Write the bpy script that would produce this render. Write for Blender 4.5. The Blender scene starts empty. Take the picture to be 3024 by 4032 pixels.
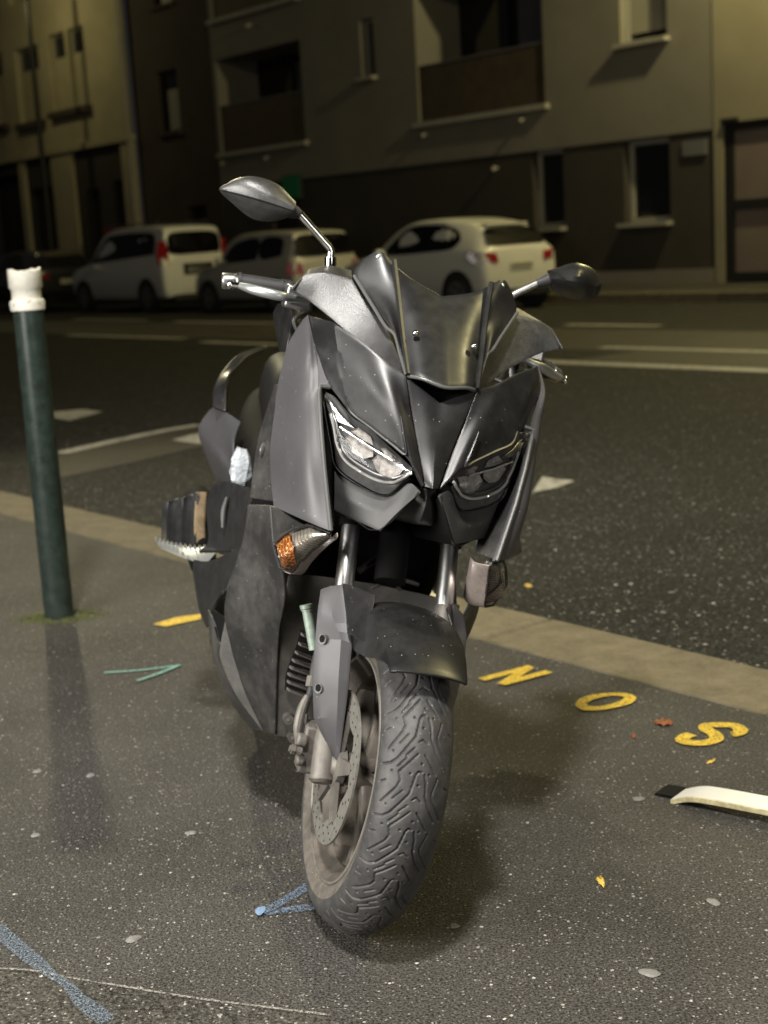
import bpy, bmesh, math, random
import numpy as np
from mathutils import Vector, Matrix

random.seed(7)
RNG = np.random.default_rng(7)
SC = bpy.context.scene
COL = SC.collection
R = math.radians

# ------------------------------------------------------------------ camera
cam_d = bpy.data.cameras.new('camera')
cam_d.sensor_fit = 'VERTICAL'
cam_d.sensor_height = 36.0
cam_d.lens = 49.93
cam_d.clip_end = 400.0
cam_d.clip_start = 0.05
cam_d.dof.use_dof = True
cam_d.dof.focus_distance = 2.2
cam_d.dof.aperture_fstop = 5.0
cam = bpy.data.objects.new('camera', cam_d)
COL.objects.link(cam)
PITCH, ROLL, CAMH = 0.1881001, 0.0578899, 1.1715
cp, sp_, cr, sr = math.cos(PITCH), math.sin(PITCH), math.cos(ROLL), math.sin(ROLL)
fwd = Vector((0, cp, -sp_)); rgt = Vector((1, 0, 0)); dwn = fwd.cross(rgt)
rc = cr * rgt + sr * dwn
dc = -sr * rgt + cr * dwn
m = Matrix.Identity(4)
for i in range(3):
    m[i][0] = rc[i]; m[i][1] = -dc[i]; m[i][2] = -fwd[i]
m[2][3] = CAMH
cam.matrix_world = m
SC.camera = cam

# ------------------------------------------------------------------ street frame
TH = R(38.5)
SV = Vector((-math.sin(TH), math.cos(TH), 0))     # along the street, away to the left
NV = Vector((math.cos(TH), math.sin(TH), 0))      # across the street
def sn(s, n, z=0.0):
    return SV * s + NV * n + Vector((0, 0, z))

# ------------------------------------------------------------------ world, lamps, exposure
world = bpy.data.worlds.new('World')
SC.world = world
world.use_nodes = True
bg = world.node_tree.nodes['Background']
bg.inputs[0].default_value = (1.0, 0.95, 0.84, 1)
bg.inputs[1].default_value = 0.018

def lamp(name, loc, power, color, radius):
    d = bpy.data.lights.new(name, 'POINT')
    d.energy = power; d.color = color; d.shadow_soft_size = radius
    o = bpy.data.objects.new(name, d); o.location = loc
    COL.objects.link(o)
    return o
SODIUM = (1.0, 0.87, 0.42)
LEDW = (1.0, 0.965, 0.915)
lamp('street_lamp_light', sn(13.3, 19.5, 8.2), 1500, SODIUM, 0.14)
lamp('street_lamp_light', sn(39.3, 17.6, 8.6), 120, SODIUM, 0.14)
lamp('street_lamp_light', (8.0, 4.2, 9.0), 1250, SODIUM, 0.35)
# white pavement lantern above the viewer, shielded so that it throws its light down
sd_ = bpy.data.lights.new('lantern_light', 'SPOT')
sd_.energy = 2300; sd_.color = LEDW; sd_.shadow_soft_size = 0.35; sd_.spot_size = R(100); sd_.spot_blend = 0.7
so_ = bpy.data.objects.new('lantern_light', sd_); COL.objects.link(so_)
so_.location = (-0.55, -0.55, 6.2)
so_.rotation_euler = (Vector((0.1, 2.4, 0.0)) - Vector(so_.location)).to_track_quat('-Z', 'Y').to_euler()
# shielded lamp over the road: throws the shadows of bollard and scooter towards the viewer
rd_ = bpy.data.lights.new('road_lamp_light', 'SPOT')
rd_.energy = 2000; rd_.color = (1.0, 0.89, 0.56); rd_.shadow_soft_size = 0.12; rd_.spot_size = R(44); rd_.spot_blend = 0.9
ro_ = bpy.data.objects.new('road_lamp_light', rd_); COL.objects.link(ro_)
ro_.location = (-3.6, 15.0, 7.5)
ro_.rotation_euler = (Vector((-1.2, 4.0, 0.0)) - Vector(ro_.location)).to_track_quat('-Z', 'Y').to_euler()
# the lit shop front behind the pavement, to the left of the camera
ad = bpy.data.lights.new('shop_window_light', 'AREA')
ad.shape = 'RECTANGLE'; ad.size = 2.6; ad.size_y = 1.7; ad.energy = 350; ad.color = (1.0, 0.965, 0.91)
ao = bpy.data.objects.new('shop_window_light', ad); COL.objects.link(ao)
ao.location = (-3.6, 0.0, 2.1)
ao.rotation_euler = (Vector((0.0, 2.3, 0.7)) - Vector(ao.location)).to_track_quat('-Z', 'Y').to_euler()

# added fill light to the right of the camera, brightening the headlight there
pd_ = bpy.data.lights.new('right_fill_light', 'AREA')
pd_.shape = 'RECTANGLE'; pd_.size = 1.1; pd_.size_y = 1.7; pd_.energy = 50; pd_.color = (1.0, 0.97, 0.93)
po_ = bpy.data.objects.new('right_fill_light', pd_); COL.objects.link(po_)
po_.location = (3.0, -2.2, 1.5)
po_.rotation_euler = (Vector((0.0, 2.4, 0.8)) - Vector(po_.location)).to_track_quat('-Z', 'Y').to_euler()

SC.view_settings.view_transform = 'Standard'
SC.view_settings.look = 'None'
SC.view_settings.exposure = 0.0
SC.view_settings.gamma = 1.0
SC.cycles.use_denoising = True
SC.cycles.max_bounces = 6
SC.cycles.glossy_bounces = 3
SC.cycles.transparent_max_bounces = 12
SC.cycles.caustics_reflective = False
SC.cycles.caustics_refractive = False

# ------------------------------------------------------------------ materials
def mat(name, col, rough=0.5, metal=0.0, var=0.0, vscale=20.0, col2=None, bump=0.0, bscale=200.0, rvar=0.0, spec=0.5, coat=0.0, bdist=0.002):
    m = bpy.data.materials.new(name); m.use_nodes = True
    nt = m.node_tree; N = nt.nodes; L = nt.links
    p = N['Principled BSDF']
    p.inputs['Roughness'].default_value = rough
    p.inputs['Metallic'].default_value = metal
    p.inputs['Specular IOR Level'].default_value = spec
    p.inputs['Coat Weight'].default_value = coat
    p.inputs['Base Color'].default_value = (*col, 1)
    tc = N.new('ShaderNodeTexCoord')
    if var > 0 or col2:
        n = N.new('ShaderNodeTexNoise'); n.inputs['Scale'].default_value = vscale; n.inputs['Detail'].default_value = 6; n.inputs['Roughness'].default_value = 0.65
        L.new(tc.outputs['Object'], n.inputs['Vector'])
        r = N.new('ShaderNodeValToRGB'); r.color_ramp.elements[0].position = 0.35; r.color_ramp.elements[1].position = 0.7
        c2 = col2 if col2 else tuple(min(1, c * (1 + var)) for c in col)
        c1 = col if col2 else tuple(c * (1 - var) for c in col)
        r.color_ramp.elements[0].color = (*c1, 1); r.color_ramp.elements[1].color = (*c2, 1)
        L.new(n.outputs['Fac'], r.inputs['Fac']); L.new(r.outputs['Color'], p.inputs['Base Color'])
        if rvar > 0:
            mr = N.new('ShaderNodeMapRange'); mr.inputs[3].default_value = rough - rvar; mr.inputs[4].default_value = rough + rvar
            mr.inputs[1].default_value = 0.3; mr.inputs[2].default_value = 0.7
            L.new(n.outputs['Fac'], mr.inputs[0]); L.new(mr.outputs[0], p.inputs['Roughness'])
    if bump > 0:
        b = N.new('ShaderNodeTexNoise'); b.inputs['Scale'].default_value = bscale; b.inputs['Detail'].default_value = 3
        L.new(tc.outputs['Object'], b.inputs['Vector'])
        bp = N.new('ShaderNodeBump'); bp.inputs['Strength'].default_value = bump; bp.inputs['Distance'].default_value = bdist
        L.new(b.outputs['Fac'], bp.inputs['Height']); L.new(bp.outputs['Normal'], p.inputs['Normal'])
    return m

def dusty(m, amount=0.5, col=(0.16, 0.15, 0.135), scale=14.0, fleck=True):
    """settled dust and small specks on a painted or moulded part"""
    nt = m.node_tree; N = nt.nodes; L = nt.links
    p = N['Principled BSDF']
    tc = N.new('ShaderNodeTexCoord')
    src = p.inputs['Base Color'].links[0].from_socket if p.inputs['Base Color'].links else None
    n = N.new('ShaderNodeTexNoise'); n.inputs['Scale'].default_value = scale; n.inputs['Detail'].default_value = 9; n.inputs['Roughness'].default_value = 0.72
    L.new(tc.outputs['Object'], n.inputs['Vector'])
    r = N.new('ShaderNodeValToRGB'); r.color_ramp.elements[0].position = 0.42; r.color_ramp.elements[1].position = 0.78
    r.color_ramp.elements[0].color = (0, 0, 0, 1); r.color_ramp.elements[1].color = (amount,) * 3 + (1,)
    L.new(n.outputs['Fac'], r.inputs['Fac'])
    mx = N.new('ShaderNodeMix'); mx.data_type = 'RGBA'
    L.new(r.outputs['Color'], mx.inputs['Factor'])
    if src: L.new(src, mx.inputs[6])
    else: mx.inputs[6].default_value = p.inputs['Base Color'].default_value
    mx.inputs[7].default_value = (*col, 1)
    out = mx.outputs[2]
    if fleck:
        v = N.new('ShaderNodeTexVoronoi'); v.inputs['Scale'].default_value = 95
        L.new(tc.outputs['Object'], v.inputs['Vector'])
        lt = N.new('ShaderNodeMath'); lt.operation = 'LESS_THAN'; lt.inputs[1].default_value = 0.10
        L.new(v.outputs['Distance'], lt.inputs[0])
        sep = N.new('ShaderNodeSeparateColor'); L.new(v.outputs['Color'], sep.inputs[0])
        gt = N.new('ShaderNodeMath'); gt.operation = 'GREATER_THAN'; gt.inputs[1].default_value = 0.70
        L.new(sep.outputs[0], gt.inputs[0])
        mu = N.new('ShaderNodeMath'); mu.operation = 'MULTIPLY'; L.new(lt.outputs[0], mu.inputs[0]); L.new(gt.outputs[0], mu.inputs[1])
        mu2 = N.new('ShaderNodeMath'); mu2.operation = 'MULTIPLY'; mu2.inputs[1].default_value = 0.6; L.new(mu.outputs[0], mu2.inputs[0])
        m2 = N.new('ShaderNodeMix'); m2.data_type = 'RGBA'; L.new(mu2.outputs[0], m2.inputs['Factor'])
        L.new(out, m2.inputs[6]); m2.inputs[7].default_value = (0.4, 0.39, 0.36, 1); out = m2.outputs[2]
    L.new(out, p.inputs['Base Color'])
    return m

def asphalt(name, dark, light, speck, speck_amt, scale=230.0, bump=0.6, rough=0.62):
    m = bpy.data.materials.new(name); m.use_nodes = True
    nt = m.node_tree; N = nt.nodes; L = nt.links; p = N['Principled BSDF']
    g = N.new('ShaderNodeNewGeometry')
    big = N.new('ShaderNodeTexNoise'); big.inputs['Scale'].default_value = 1.7; big.inputs['Detail'].default_value = 7; big.inputs['Roughness'].default_value = 0.6
    L.new(g.outputs['Position'], big.inputs['Vector'])
    r = N.new('ShaderNodeValToRGB'); r.color_ramp.elements[0].position = 0.3; r.color_ramp.elements[1].position = 0.72
    r.color_ramp.elements[0].color = (*dark, 1); r.color_ramp.elements[1].color = (*light, 1)
    L.new(big.outputs['Fac'], r.inputs['Fac'])
    def vor(sc, thr, amt, colr, prev, dist=0.34):
        v = N.new('ShaderNodeTexVoronoi'); v.inputs['Scale'].default_value = sc
        L.new(g.outputs['Position'], v.inputs['Vector'])
        sep = N.new('ShaderNodeSeparateColor'); L.new(v.outputs['Color'], sep.inputs[0])
        gt = N.new('ShaderNodeMath'); gt.operation = 'GREATER_THAN'; gt.inputs[1].default_value = thr; L.new(sep.outputs[0], gt.inputs[0])
        lt = N.new('ShaderNodeMath'); lt.operation = 'LESS_THAN'; lt.inputs[1].default_value = dist; L.new(v.outputs['Distance'], lt.inputs[0])
        mu = N.new('ShaderNodeMath'); mu.operation = 'MULTIPLY'; L.new(gt.outputs[0], mu.inputs[0]); L.new(lt.outputs[0], mu.inputs[1])
        va = N.new('ShaderNodeMath'); va.operation = 'MULTIPLY'; L.new(mu.outputs[0], va.inputs[0])
        k = N.new('ShaderNodeMath'); k.operation = 'MULTIPLY_ADD'; k.inputs[1].default_value = amt * 0.8; k.inputs[2].default_value = amt * 0.25; L.new(sep.outputs[1], k.inputs[0])
        L.new(k.outputs[0], va.inputs[1])
        mx = N.new('ShaderNodeMix'); mx.data_type = 'RGBA'; L.new(va.outputs[0], mx.inputs['Factor']); L.new(prev, mx.inputs[6]); mx.inputs[7].default_value = (*colr, 1)
        return mx.outputs[2], v
    c, v1 = vor(scale, 0.55, 0.35 * speck_amt, tuple(s * 0.45 for s in speck), r.outputs['Color'], 0.5)
    c, v2 = vor(scale * 0.72, 0.86, 0.9 * speck_amt, speck, c)
    c, v3 = vor(scale * 0.36, 0.95, 1.0 * speck_amt, tuple(min(1, s * 1.25) for s in speck), c, 0.28)
    # dark pits between the stones
    fine = N.new('ShaderNodeTexNoise'); fine.inputs['Scale'].default_value = scale * 0.9; fine.inputs['Detail'].default_value = 2
    L.new(g.outputs['Position'], fine.inputs['Vector'])
    fr = N.new('ShaderNodeMapRange'); fr.inputs[1].default_value = 0.32; fr.inputs[2].default_value = 0.6; fr.inputs[3].default_value = 0.22; fr.inputs[4].default_value = 1.3
    L.new(fine.outputs['Fac'], fr.inputs[0])
    mm = N.new('ShaderNodeMix'); mm.data_type = 'RGBA'; mm.blend_type = 'MULTIPLY'; mm.inputs['Factor'].default_value = 1
    L.new(c, mm.inputs[6]); L.new(fr.outputs[0], mm.inputs[7])
    L.new(mm.outputs[2], p.inputs['Base Color'])
    p.inputs['Roughness'].default_value = rough
    p.inputs['Specular IOR Level'].default_value = 0.16
    ad = N.new('ShaderNodeMath'); ad.operation = 'SUBTRACT'; L.new(fine.outputs['Fac'], ad.inputs[0]); L.new(v1.outputs['Distance'], ad.inputs[1])
    bp = N.new('ShaderNodeBump'); bp.inputs['Strength'].default_value = bump; bp.inputs['Distance'].default_value = 0.004
    L.new(ad.outputs[0], bp.inputs['Height']); L.new(bp.outputs['Normal'], p.inputs['Normal'])
    return m

def worn(m, keep=0.55, scale=60.0, soft=0.08, cut=None):
    """paint, chalk or spray worn away in spots so that the ground shows through"""
    nt = m.node_tree; N = nt.nodes; L = nt.links; p = N['Principled BSDF']
    g = N.new('ShaderNodeNewGeometry')
    n = N.new('ShaderNodeTexNoise'); n.inputs['Scale'].default_value = scale; n.inputs['Detail'].default_value = 6; n.inputs['Roughness'].default_value = 0.7
    L.new(g.outputs['Position'], n.inputs['Vector'])
    mr = N.new('ShaderNodeMapRange'); mr.inputs[1].default_value = 0.5 - (keep - 0.5) * 0.5 - soft; mr.inputs[2].default_value = 0.5 - (keep - 0.5) * 0.5 + soft
    L.new(n.outputs['Fac'], mr.inputs[0])
    L.new(mr.outputs[0], p.inputs['Alpha'])
    return m

def clear(name, tint=(1, 1, 1), rough=0.04, ribs=None, refl=1.45):
    """clear moulded lens: lets light straight through and reflects at its surface"""
    m = bpy.data.materials.new(name); m.use_nodes = True
    nt = m.node_tree; N = nt.nodes; L = nt.links
    N.remove(N['Principled BSDF'])
    t = N.new('ShaderNodeBsdfTransparent'); t.inputs[0].default_value = (*tint, 1)
    gl = N.new('ShaderNodeBsdfGlossy'); gl.inputs['Roughness'].default_value = rough
    f = N.new('ShaderNodeFresnel'); f.inputs[0].default_value = refl
    mx = N.new('ShaderNodeMixShader')
    L.new(f.outputs[0], mx.inputs[0]); L.new(t.outputs[0], mx.inputs[1]); L.new(gl.outputs[0], mx.inputs[2])
    L.new(mx.outputs[0], N['Material Output'].inputs[0])
    if ribs:
        tc = N.new('ShaderNodeTexCoord'); mp = N.new('ShaderNodeMapping'); mp.inputs['Rotation'].default_value = ribs[1]
        w = N.new('ShaderNodeTexWave'); w.inputs['Scale'].default_value = ribs[0]; w.inputs['Distortion'].default_value = 1.0
        L.new(tc.outputs['Object'], mp.inputs[0]); L.new(mp.outputs[0], w.inputs[0])
        b = N.new('ShaderNodeBump'); b.inputs['Strength'].default_value = 0.8; b.inputs['Distance'].default_value = 0.002
        L.new(w.outputs['Fac'], b.inputs['Height']); L.new(b.outputs[0], gl.inputs['Normal']); L.new(b.outputs[0], f.inputs['Normal'])
    return m

M = {}
M['pavement'] = asphalt('pavement_asphalt', (0.044, 0.0415, 0.0365), (0.080, 0.0755, 0.0665), (0.50, 0.47, 0.41), 0.75, scale=240, bump=0.4)
M['old'] = asphalt('old_asphalt', (0.045, 0.042, 0.036), (0.075, 0.07, 0.06), (0.48, 0.45, 0.39), 1.05, scale=185)
M['road'] = asphalt('road_asphalt', (0.017, 0.017, 0.015), (0.028, 0.027, 0.024), (0.50, 0.49, 0.43), 0.95, scale=105, rough=0.8)
M['farpave'] = asphalt('far_pavement_asphalt', (0.05, 0.047, 0.04), (0.08, 0.075, 0.062), (0.3, 0.3, 0.26), 0.4, scale=60)
M['band'] = asphalt('repaired_and_lamplit_asphalt', (0.07, 0.065, 0.05), (0.10, 0.092, 0.07), (0.36, 0.35, 0.31), 0.7, scale=140)
M['granite'] = mat('granite_kerb', (0.16, 0.132, 0.078), 0.75, var=0.35, vscale=9, bump=0.7, bscale=160, bdist=0.004)
dusty(M['granite'], 0.6, (0.28, 0.25, 0.17), 120, fleck=False)
def per_piece(m, lo=0.75, hi=1.2):
    nt = m.node_tree; N = nt.nodes; L = nt.links; p = N['Principled BSDF']; src = p.inputs['Base Color'].links[0].from_socket
    oi = N.new('ShaderNodeObjectInfo'); mr = N.new('ShaderNodeMapRange'); mr.inputs[3].default_value = lo; mr.inputs[4].default_value = hi
    L.new(oi.outputs['Random'], mr.inputs[0])
    mx = N.new('ShaderNodeMix'); mx.data_type = 'RGBA'; mx.blend_type = 'MULTIPLY'; mx.inputs['Factor'].default_value = 1
    L.new(src, mx.inputs[6]); L.new(mr.outputs[0], mx.inputs[7]); L.new(mx.outputs[2], p.inputs['Base Color'])
per_piece(M['granite'])
M['roadpaint'] = worn(mat('white_road_paint', (0.55, 0.53, 0.46), 0.6, var=0.2, vscale=20), 0.72, 18)
M['yellow'] = worn(mat('yellow_paint', (0.72, 0.49, 0.045), 0.6, var=0.2, vscale=60), 0.66, 170, soft=.06)
M['chalkgreen'] = worn(mat('green_spray', (0.20, 0.40, 0.33), 0.9), 0.66, 160)
M['chalkblue'] = worn(mat('blue_spray', (0.17, 0.25, 0.36), 0.9), 0.42, 260)
M['chalkblue2'] = worn(mat('blue_spray_thin', (0.19, 0.26, 0.34), 0.9), 0.40, 260)
M['chalkblue3'] = worn(mat('blue_spray_dense', (0.18, 0.28, 0.42), 0.9), 0.8, 240)
M['scratch'] = worn(mat('pale_joint_dust', (0.34, 0.32, 0.28), 0.9), 0.5, 150)
M['gum'] = mat('trodden_gum', (0.20, 0.192, 0.17), 0.8, var=0.25, vscale=120)

M['grey'] = dusty(mat('matte_grey_paint', (0.068, 0.0665, 0.0705), 0.48, 0.15, var=0.05, vscale=6, bump=0.03, bscale=900), 0.22, (0.15, 0.147, 0.14), 9)
M['greydark'] = dusty(mat('satin_black_paint', (0.011, 0.011, 0.0115), 0.35, 0.0, rvar=0.06, var=0.15, vscale=8), 0.32, (0.085, 0.083, 0.077), 11)
M['plastic'] = dusty(mat('black_moulded_plastic', (0.020, 0.0195, 0.019), 0.50, bump=0.12, bscale=700, bdist=0.001), 0.75, (0.13, 0.124, 0.113), 8)
M['dirtyplastic'] = dusty(mat('dusty_moulded_plastic', (0.05, 0.047, 0.043), 0.65, bump=0.1, bscale=500, bdist=0.001), 0.75, (0.17, 0.155, 0.13), 7, fleck=False)
M['chin'] = dusty(mat('lower_cowl_plastic', (0.030, 0.030, 0.030), 0.50, var=.1, vscale=8, bump=.05, bscale=700, bdist=.001), 0.4, (0.10, 0.097, 0.09), 11)
M['leather'] = dusty(mat('grained_plastic', (0.028, 0.0275, 0.0265), 0.40, bump=0.45, bscale=420, bdist=0.0013, spec=1.0), 0.6, (0.11, 0.108, 0.103), 40, fleck=False)
M['gloss'] = dusty(mat('smoked_screen', (0.012, 0.012, 0.012), 0.36, var=0.1, rvar=0.05, vscale=20, spec=0.6), 0.10, (0.16, 0.16, 0.14), 25, fleck=False)
M['edge'] = mat('worn_edge', (0.12, 0.12, 0.115), 0.35, 0.2)
M['black'] = mat('matt_black', (0.008, 0.008, 0.008), 0.75, spec=0.1)
M['black2'] = mat('heat_stained_and_shaded_black', (0.018, 0.018, 0.018), 0.42, var=.3, vscale=30)  # also puts the shade of the footboard and tunnel sides into their colour
M['rubber'] = mat('rubber', (0.03, 0.03, 0.031), 0.6, bump=0.1, bscale=300)
M['tyre'] = dusty(mat('tyre_rubber', (0.040, 0.040, 0.0405), 0.56, var=0.2, vscale=30, bump=0.12, bscale=700, bdist=0.0008), 0.5, (0.14, 0.125, 0.108), 40)
M['tyreside'] = dusty(mat('dusty_sidewall', (0.10, 0.088, 0.072), 0.85, var=0.3, vscale=50), 0.6, (0.17, 0.15, 0.125), 60)
M['rim'] = dusty(mat('dusty_cast_wheel', (0.13, 0.115, 0.098), 0.55, 0.35, var=0.25, vscale=25), 0.6, (0.20, 0.17, 0.135), 25, fleck=False)
M['rimlip'] = mat('polished_rim_lip', (0.55, 0.52, 0.46), 0.35, 0.8, var=0.2, vscale=40)
M['alloy'] = dusty(mat('dusty_alloy', (0.16, 0.147, 0.13), 0.55, 0.3, var=0.25, vscale=40), 0.6, (0.19, 0.17, 0.145), 50, fleck=False)
M['disc'] = mat('brake_disc_steel', (0.30, 0.29, 0.255), 0.5, 0.6, var=0.18, vscale=90)
M['chrome'] = mat('chrome', (0.78, 0.78, 0.76), 0.07, 1.0)
M['facet'] = dusty(mat('lit_moulded_facet', (0.09, 0.088, 0.082), 0.5, var=.1, vscale=12), 0.6, (0.2, 0.19, 0.17), 14)  # paler than the leg shield: light on this face put into its colour
M['housing'] = mat('lamp_housing', (0.085, 0.085, 0.085), 0.6, 0.0, spec=0.12, var=.25, vscale=60)
M['pinkish'] = mat('clear_bulb_bowl', (0.50, 0.42, 0.38), 0.3, 0.4, var=.15, vscale=90)
M['forkchrome'] = mat('fork_chrome', (0.86, 0.86, 0.84), 0.30, 1.0)
M['satin'] = mat('satin_metal', (0.36, 0.36, 0.35), 0.32, 0.9, var=0.1, vscale=60)
M['lever'] = mat('lever_alloy', (0.46, 0.48, 0.475), 0.38, 0.75)
M['lens'] = clear('headlight_lens', refl=1.28, rough=0.06)
M['siglens'] = clear('signal_lens', (0.97, 0.95, 0.92), 0.10, ribs=(42, (0.9, 0.35, 0.6)))
M['reflector'] = mat('signal_reflector', (0.62, 0.60, 0.55), 0.28, 0.7, var=0.25, vscale=130)
M['pale'] = mat('lamp_reflector', (0.33, 0.31, 0.29), 0.6, 0.0, spec=0.15, var=0.3, vscale=110)
M['led'] = mat('light_guide', (0.75, 0.75, 0.72), 0.18, 0.35)
M['greenish'] = mat('oxidised_sleeve', (0.30, 0.37, 0.31), 0.5, 0.3, var=0.2, vscale=80)
M['seat'] = mat('seat_vinyl', (0.012, 0.012, 0.012), 0.5, spec=0.08, bump=0.15, bscale=500)
M['scrap'] = mat('white_crumpled_plastic', (0.42, 0.45, 0.48), 0.35, var=0.15, vscale=60, bump=0.6, bscale=60, bdist=0.01)
def amber():
    m = bpy.data.materials.new('amber_bulb'); m.use_nodes = True
    nt = m.node_tree; N = nt.nodes; L = nt.links; p = N['Principled BSDF']
    p.inputs['Roughness'].default_value = 0.25; p.inputs['Metallic'].default_value = 0.2
    tc = N.new('ShaderNodeTexCoord'); v = N.new('ShaderNodeTexVoronoi'); v.inputs['Scale'].default_value = 150
    L.new(tc.outputs['Object'], v.inputs['Vector'])
    r = N.new('ShaderNodeValToRGB'); r.color_ramp.elements[0].color = (0.62, 0.29, 0.08, 1); r.color_ramp.elements[1].color = (0.42, 0.13, 0.025, 1)
    r.color_ramp.elements[1].position = 0.7
    L.new(v.outputs['Distance'], r.inputs[0]); L.new(r.outputs[0], p.inputs['Base Color'])
    b = N.new('ShaderNodeBump'); b.inputs['Strength'].default_value = 0.9; b.inputs['Distance'].default_value = 0.004; L.new(v.outputs['Distance'], b.inputs['Height']); L.new(b.outputs[0], p.inputs['Normal'])
    return m
M['amber'] = amber()

M['post'] = dusty(mat('dark_green_paint', (0.019, 0.030, 0.024), 0.30, var=0.4, vscale=25, bump=0.1, bscale=60), 0.22, (0.06, 0.075, 0.065), 30)
M['cream'] = mat('chipped_cream_paint', (0.62, 0.60, 0.52), 0.5, var=0.12, vscale=30)
def chips(m, scale=55, thr=0.07):
    nt = m.node_tree; N = nt.nodes; L = nt.links; p = N['Principled BSDF']
    src = p.inputs['Base Color'].links[0].from_socket
    tc = N.new('ShaderNodeTexCoord'); v = N.new('ShaderNodeTexNoise'); v.inputs['Scale'].default_value = scale; v.inputs['Detail'].default_value = 5
    L.new(tc.outputs['Object'], v.inputs['Vector'])
    lt = N.new('ShaderNodeMapRange'); lt.inputs[1].default_value = 0.66; lt.inputs[2].default_value = 0.69
    L.new(v.outputs['Fac'], lt.inputs[0])
    mx = N.new('ShaderNodeMix'); mx.data_type = 'RGBA'; L.new(lt.outputs[0], mx.inputs['Factor']); L.new(src, mx.inputs[6]); mx.inputs[7].default_value = (0.05, 0.05, 0.045, 1)
    L.new(mx.outputs[2], p.inputs['Base Color'])
chips(M['cream'])
M['plank'] = mat('white_enamel', (0.72, 0.71, 0.66), 0.35, var=0.05, vscale=30)
M['plankedge'] = mat('yellowed_enamel', (0.70, 0.62, 0.36), 0.4, var=0.3, vscale=60)
M['leafyellow'] = mat('yellow_leaf', (0.75, 0.52, 0.10), 0.6, var=0.15, vscale=90)
M['leafbrown'] = mat('brown_leaf', (0.30, 0.10, 0.035), 0.7, var=0.3, vscale=90)
M['moss'] = mat('moss', (0.10, 0.11, 0.03), 0.95, var=0.5, vscale=60, bump=1.0, bscale=120, bdist=0.01)

M['wallmain'] = mat('beige_render', (0.235, 0.218, 0.182), 0.85, var=0.10, vscale=0.8, bump=0.2, bscale=40)
M['wallgf'] = mat('brown_render', (0.058, 0.051, 0.042), 0.85, var=0.15, vscale=1.0, bump=0.2, bscale=40)
M['walldark'] = mat('dark_brown_render', (0.075, 0.06, 0.048), 0.9, var=0.15, vscale=1.0)
M['wallcream'] = mat('cream_render', (0.46, 0.41, 0.27), 0.85, var=0.12, vscale=0.9)
M['wallcream2'] = mat('pale_render', (0.30, 0.27, 0.19), 0.85, var=0.10, vscale=0.7)
M['trim'] = mat('pale_sill', (0.42, 0.40, 0.34), 0.7, var=0.1, vscale=5)
M['parapet'] = mat('brown_parapet_board', (0.075, 0.056, 0.038), 0.7, var=0.2, vscale=3)
M['grill'] = mat('grey_shutter', (0.16, 0.16, 0.17), 0.6, var=0.1, vscale=2)
M['shutter'] = mat('pale_shutter', (0.36, 0.34, 0.28), 0.6)
M['frame'] = mat('white_window_frame', (0.42, 0.41, 0.36), 0.5)
M['glass'] = mat('dark_window_glass', (0.008, 0.009, 0.011), 0.06, spec=0.8)
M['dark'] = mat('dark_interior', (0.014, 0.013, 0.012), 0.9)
M['gate'] = mat('gate_panel', (0.22, 0.175, 0.155), 0.38, var=0.08, vscale=2)
M['gateframe'] = mat('gate_frame', (0.015, 0.015, 0.016), 0.5)
M['pole'] = mat('dark_pole_paint', (0.012, 0.013, 0.013), 0.45)
M['carwhite'] = mat('white_car_paint', (0.78, 0.77, 0.71), 0.28, coat=0.5)
M['carsilver'] = mat('pale_grey_car_paint', (0.50, 0.48, 0.42), 0.32, coat=0.5)
M['carblack'] = mat('black_car_paint', (0.015, 0.015, 0.016), 0.2, coat=0.6)
M['carglass'] = mat('dark_car_glass', (0.004, 0.004, 0.005), 0.05, spec=0.3)
M['cartrim'] = mat('dark_car_trim', (0.02, 0.02, 0.02), 0.55)
M['red'] = mat('red_tail_lamp', (0.38, 0.012, 0.012), 0.15, coat=0.6)
M['clearlamp'] = mat('clear_lamp', (0.10, 0.085, 0.08), 0.15, 0.4, coat=0.6)
M['plate'] = mat('number_plate', (0.62, 0.60, 0.5), 0.5)
M['plateink'] = mat('plate_print', (0.05, 0.05, 0.05), 0.6)
M['hub'] = mat('wheel_cover', (0.22, 0.22, 0.21), 0.4, 0.5)
M['signred'] = mat('red_sign', (0.22, 0.03, 0.03), 0.6)
def glow(name, col, s):
    m = mat(name, col, 0.5); p = m.node_tree.nodes['Principled BSDF']
    p.inputs['Emission Color'].default_value = (*col, 1); p.inputs['Emission Strength'].default_value = s
    return m
M['greensign'] = glow('green_lit_sign', (0.005, 0.12, 0.04), 0.04)
M['lamphead'] = glow('lamp_glass', (1.0, 0.84, 0.42), 12.0)

# ------------------------------------------------------------------ helpers
def finish(name, V, Fc, mt, parent=None, smooth=True, angle=35, midx=None):
    me = bpy.data.meshes.new(name)
    me.from_pydata([tuple(map(float, v)) for v in V], [], [tuple(map(int, f)) for f in Fc])
    for x in (mt if isinstance(mt, (list, tuple)) else [mt]): me.materials.append(x)
    if midx is not None: me.polygons.foreach_set('material_index', np.asarray(midx, dtype=np.int32))
    me.validate(); me.update()
    if smooth:
        me.polygons.foreach_set('use_smooth', np.ones(len(me.polygons), dtype=bool))
        me.set_sharp_from_angle(angle=R(angle))
    o = bpy.data.objects.new(name, me)
    COL.objects.link(o)
    if parent: o.parent = parent
    return o

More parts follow.
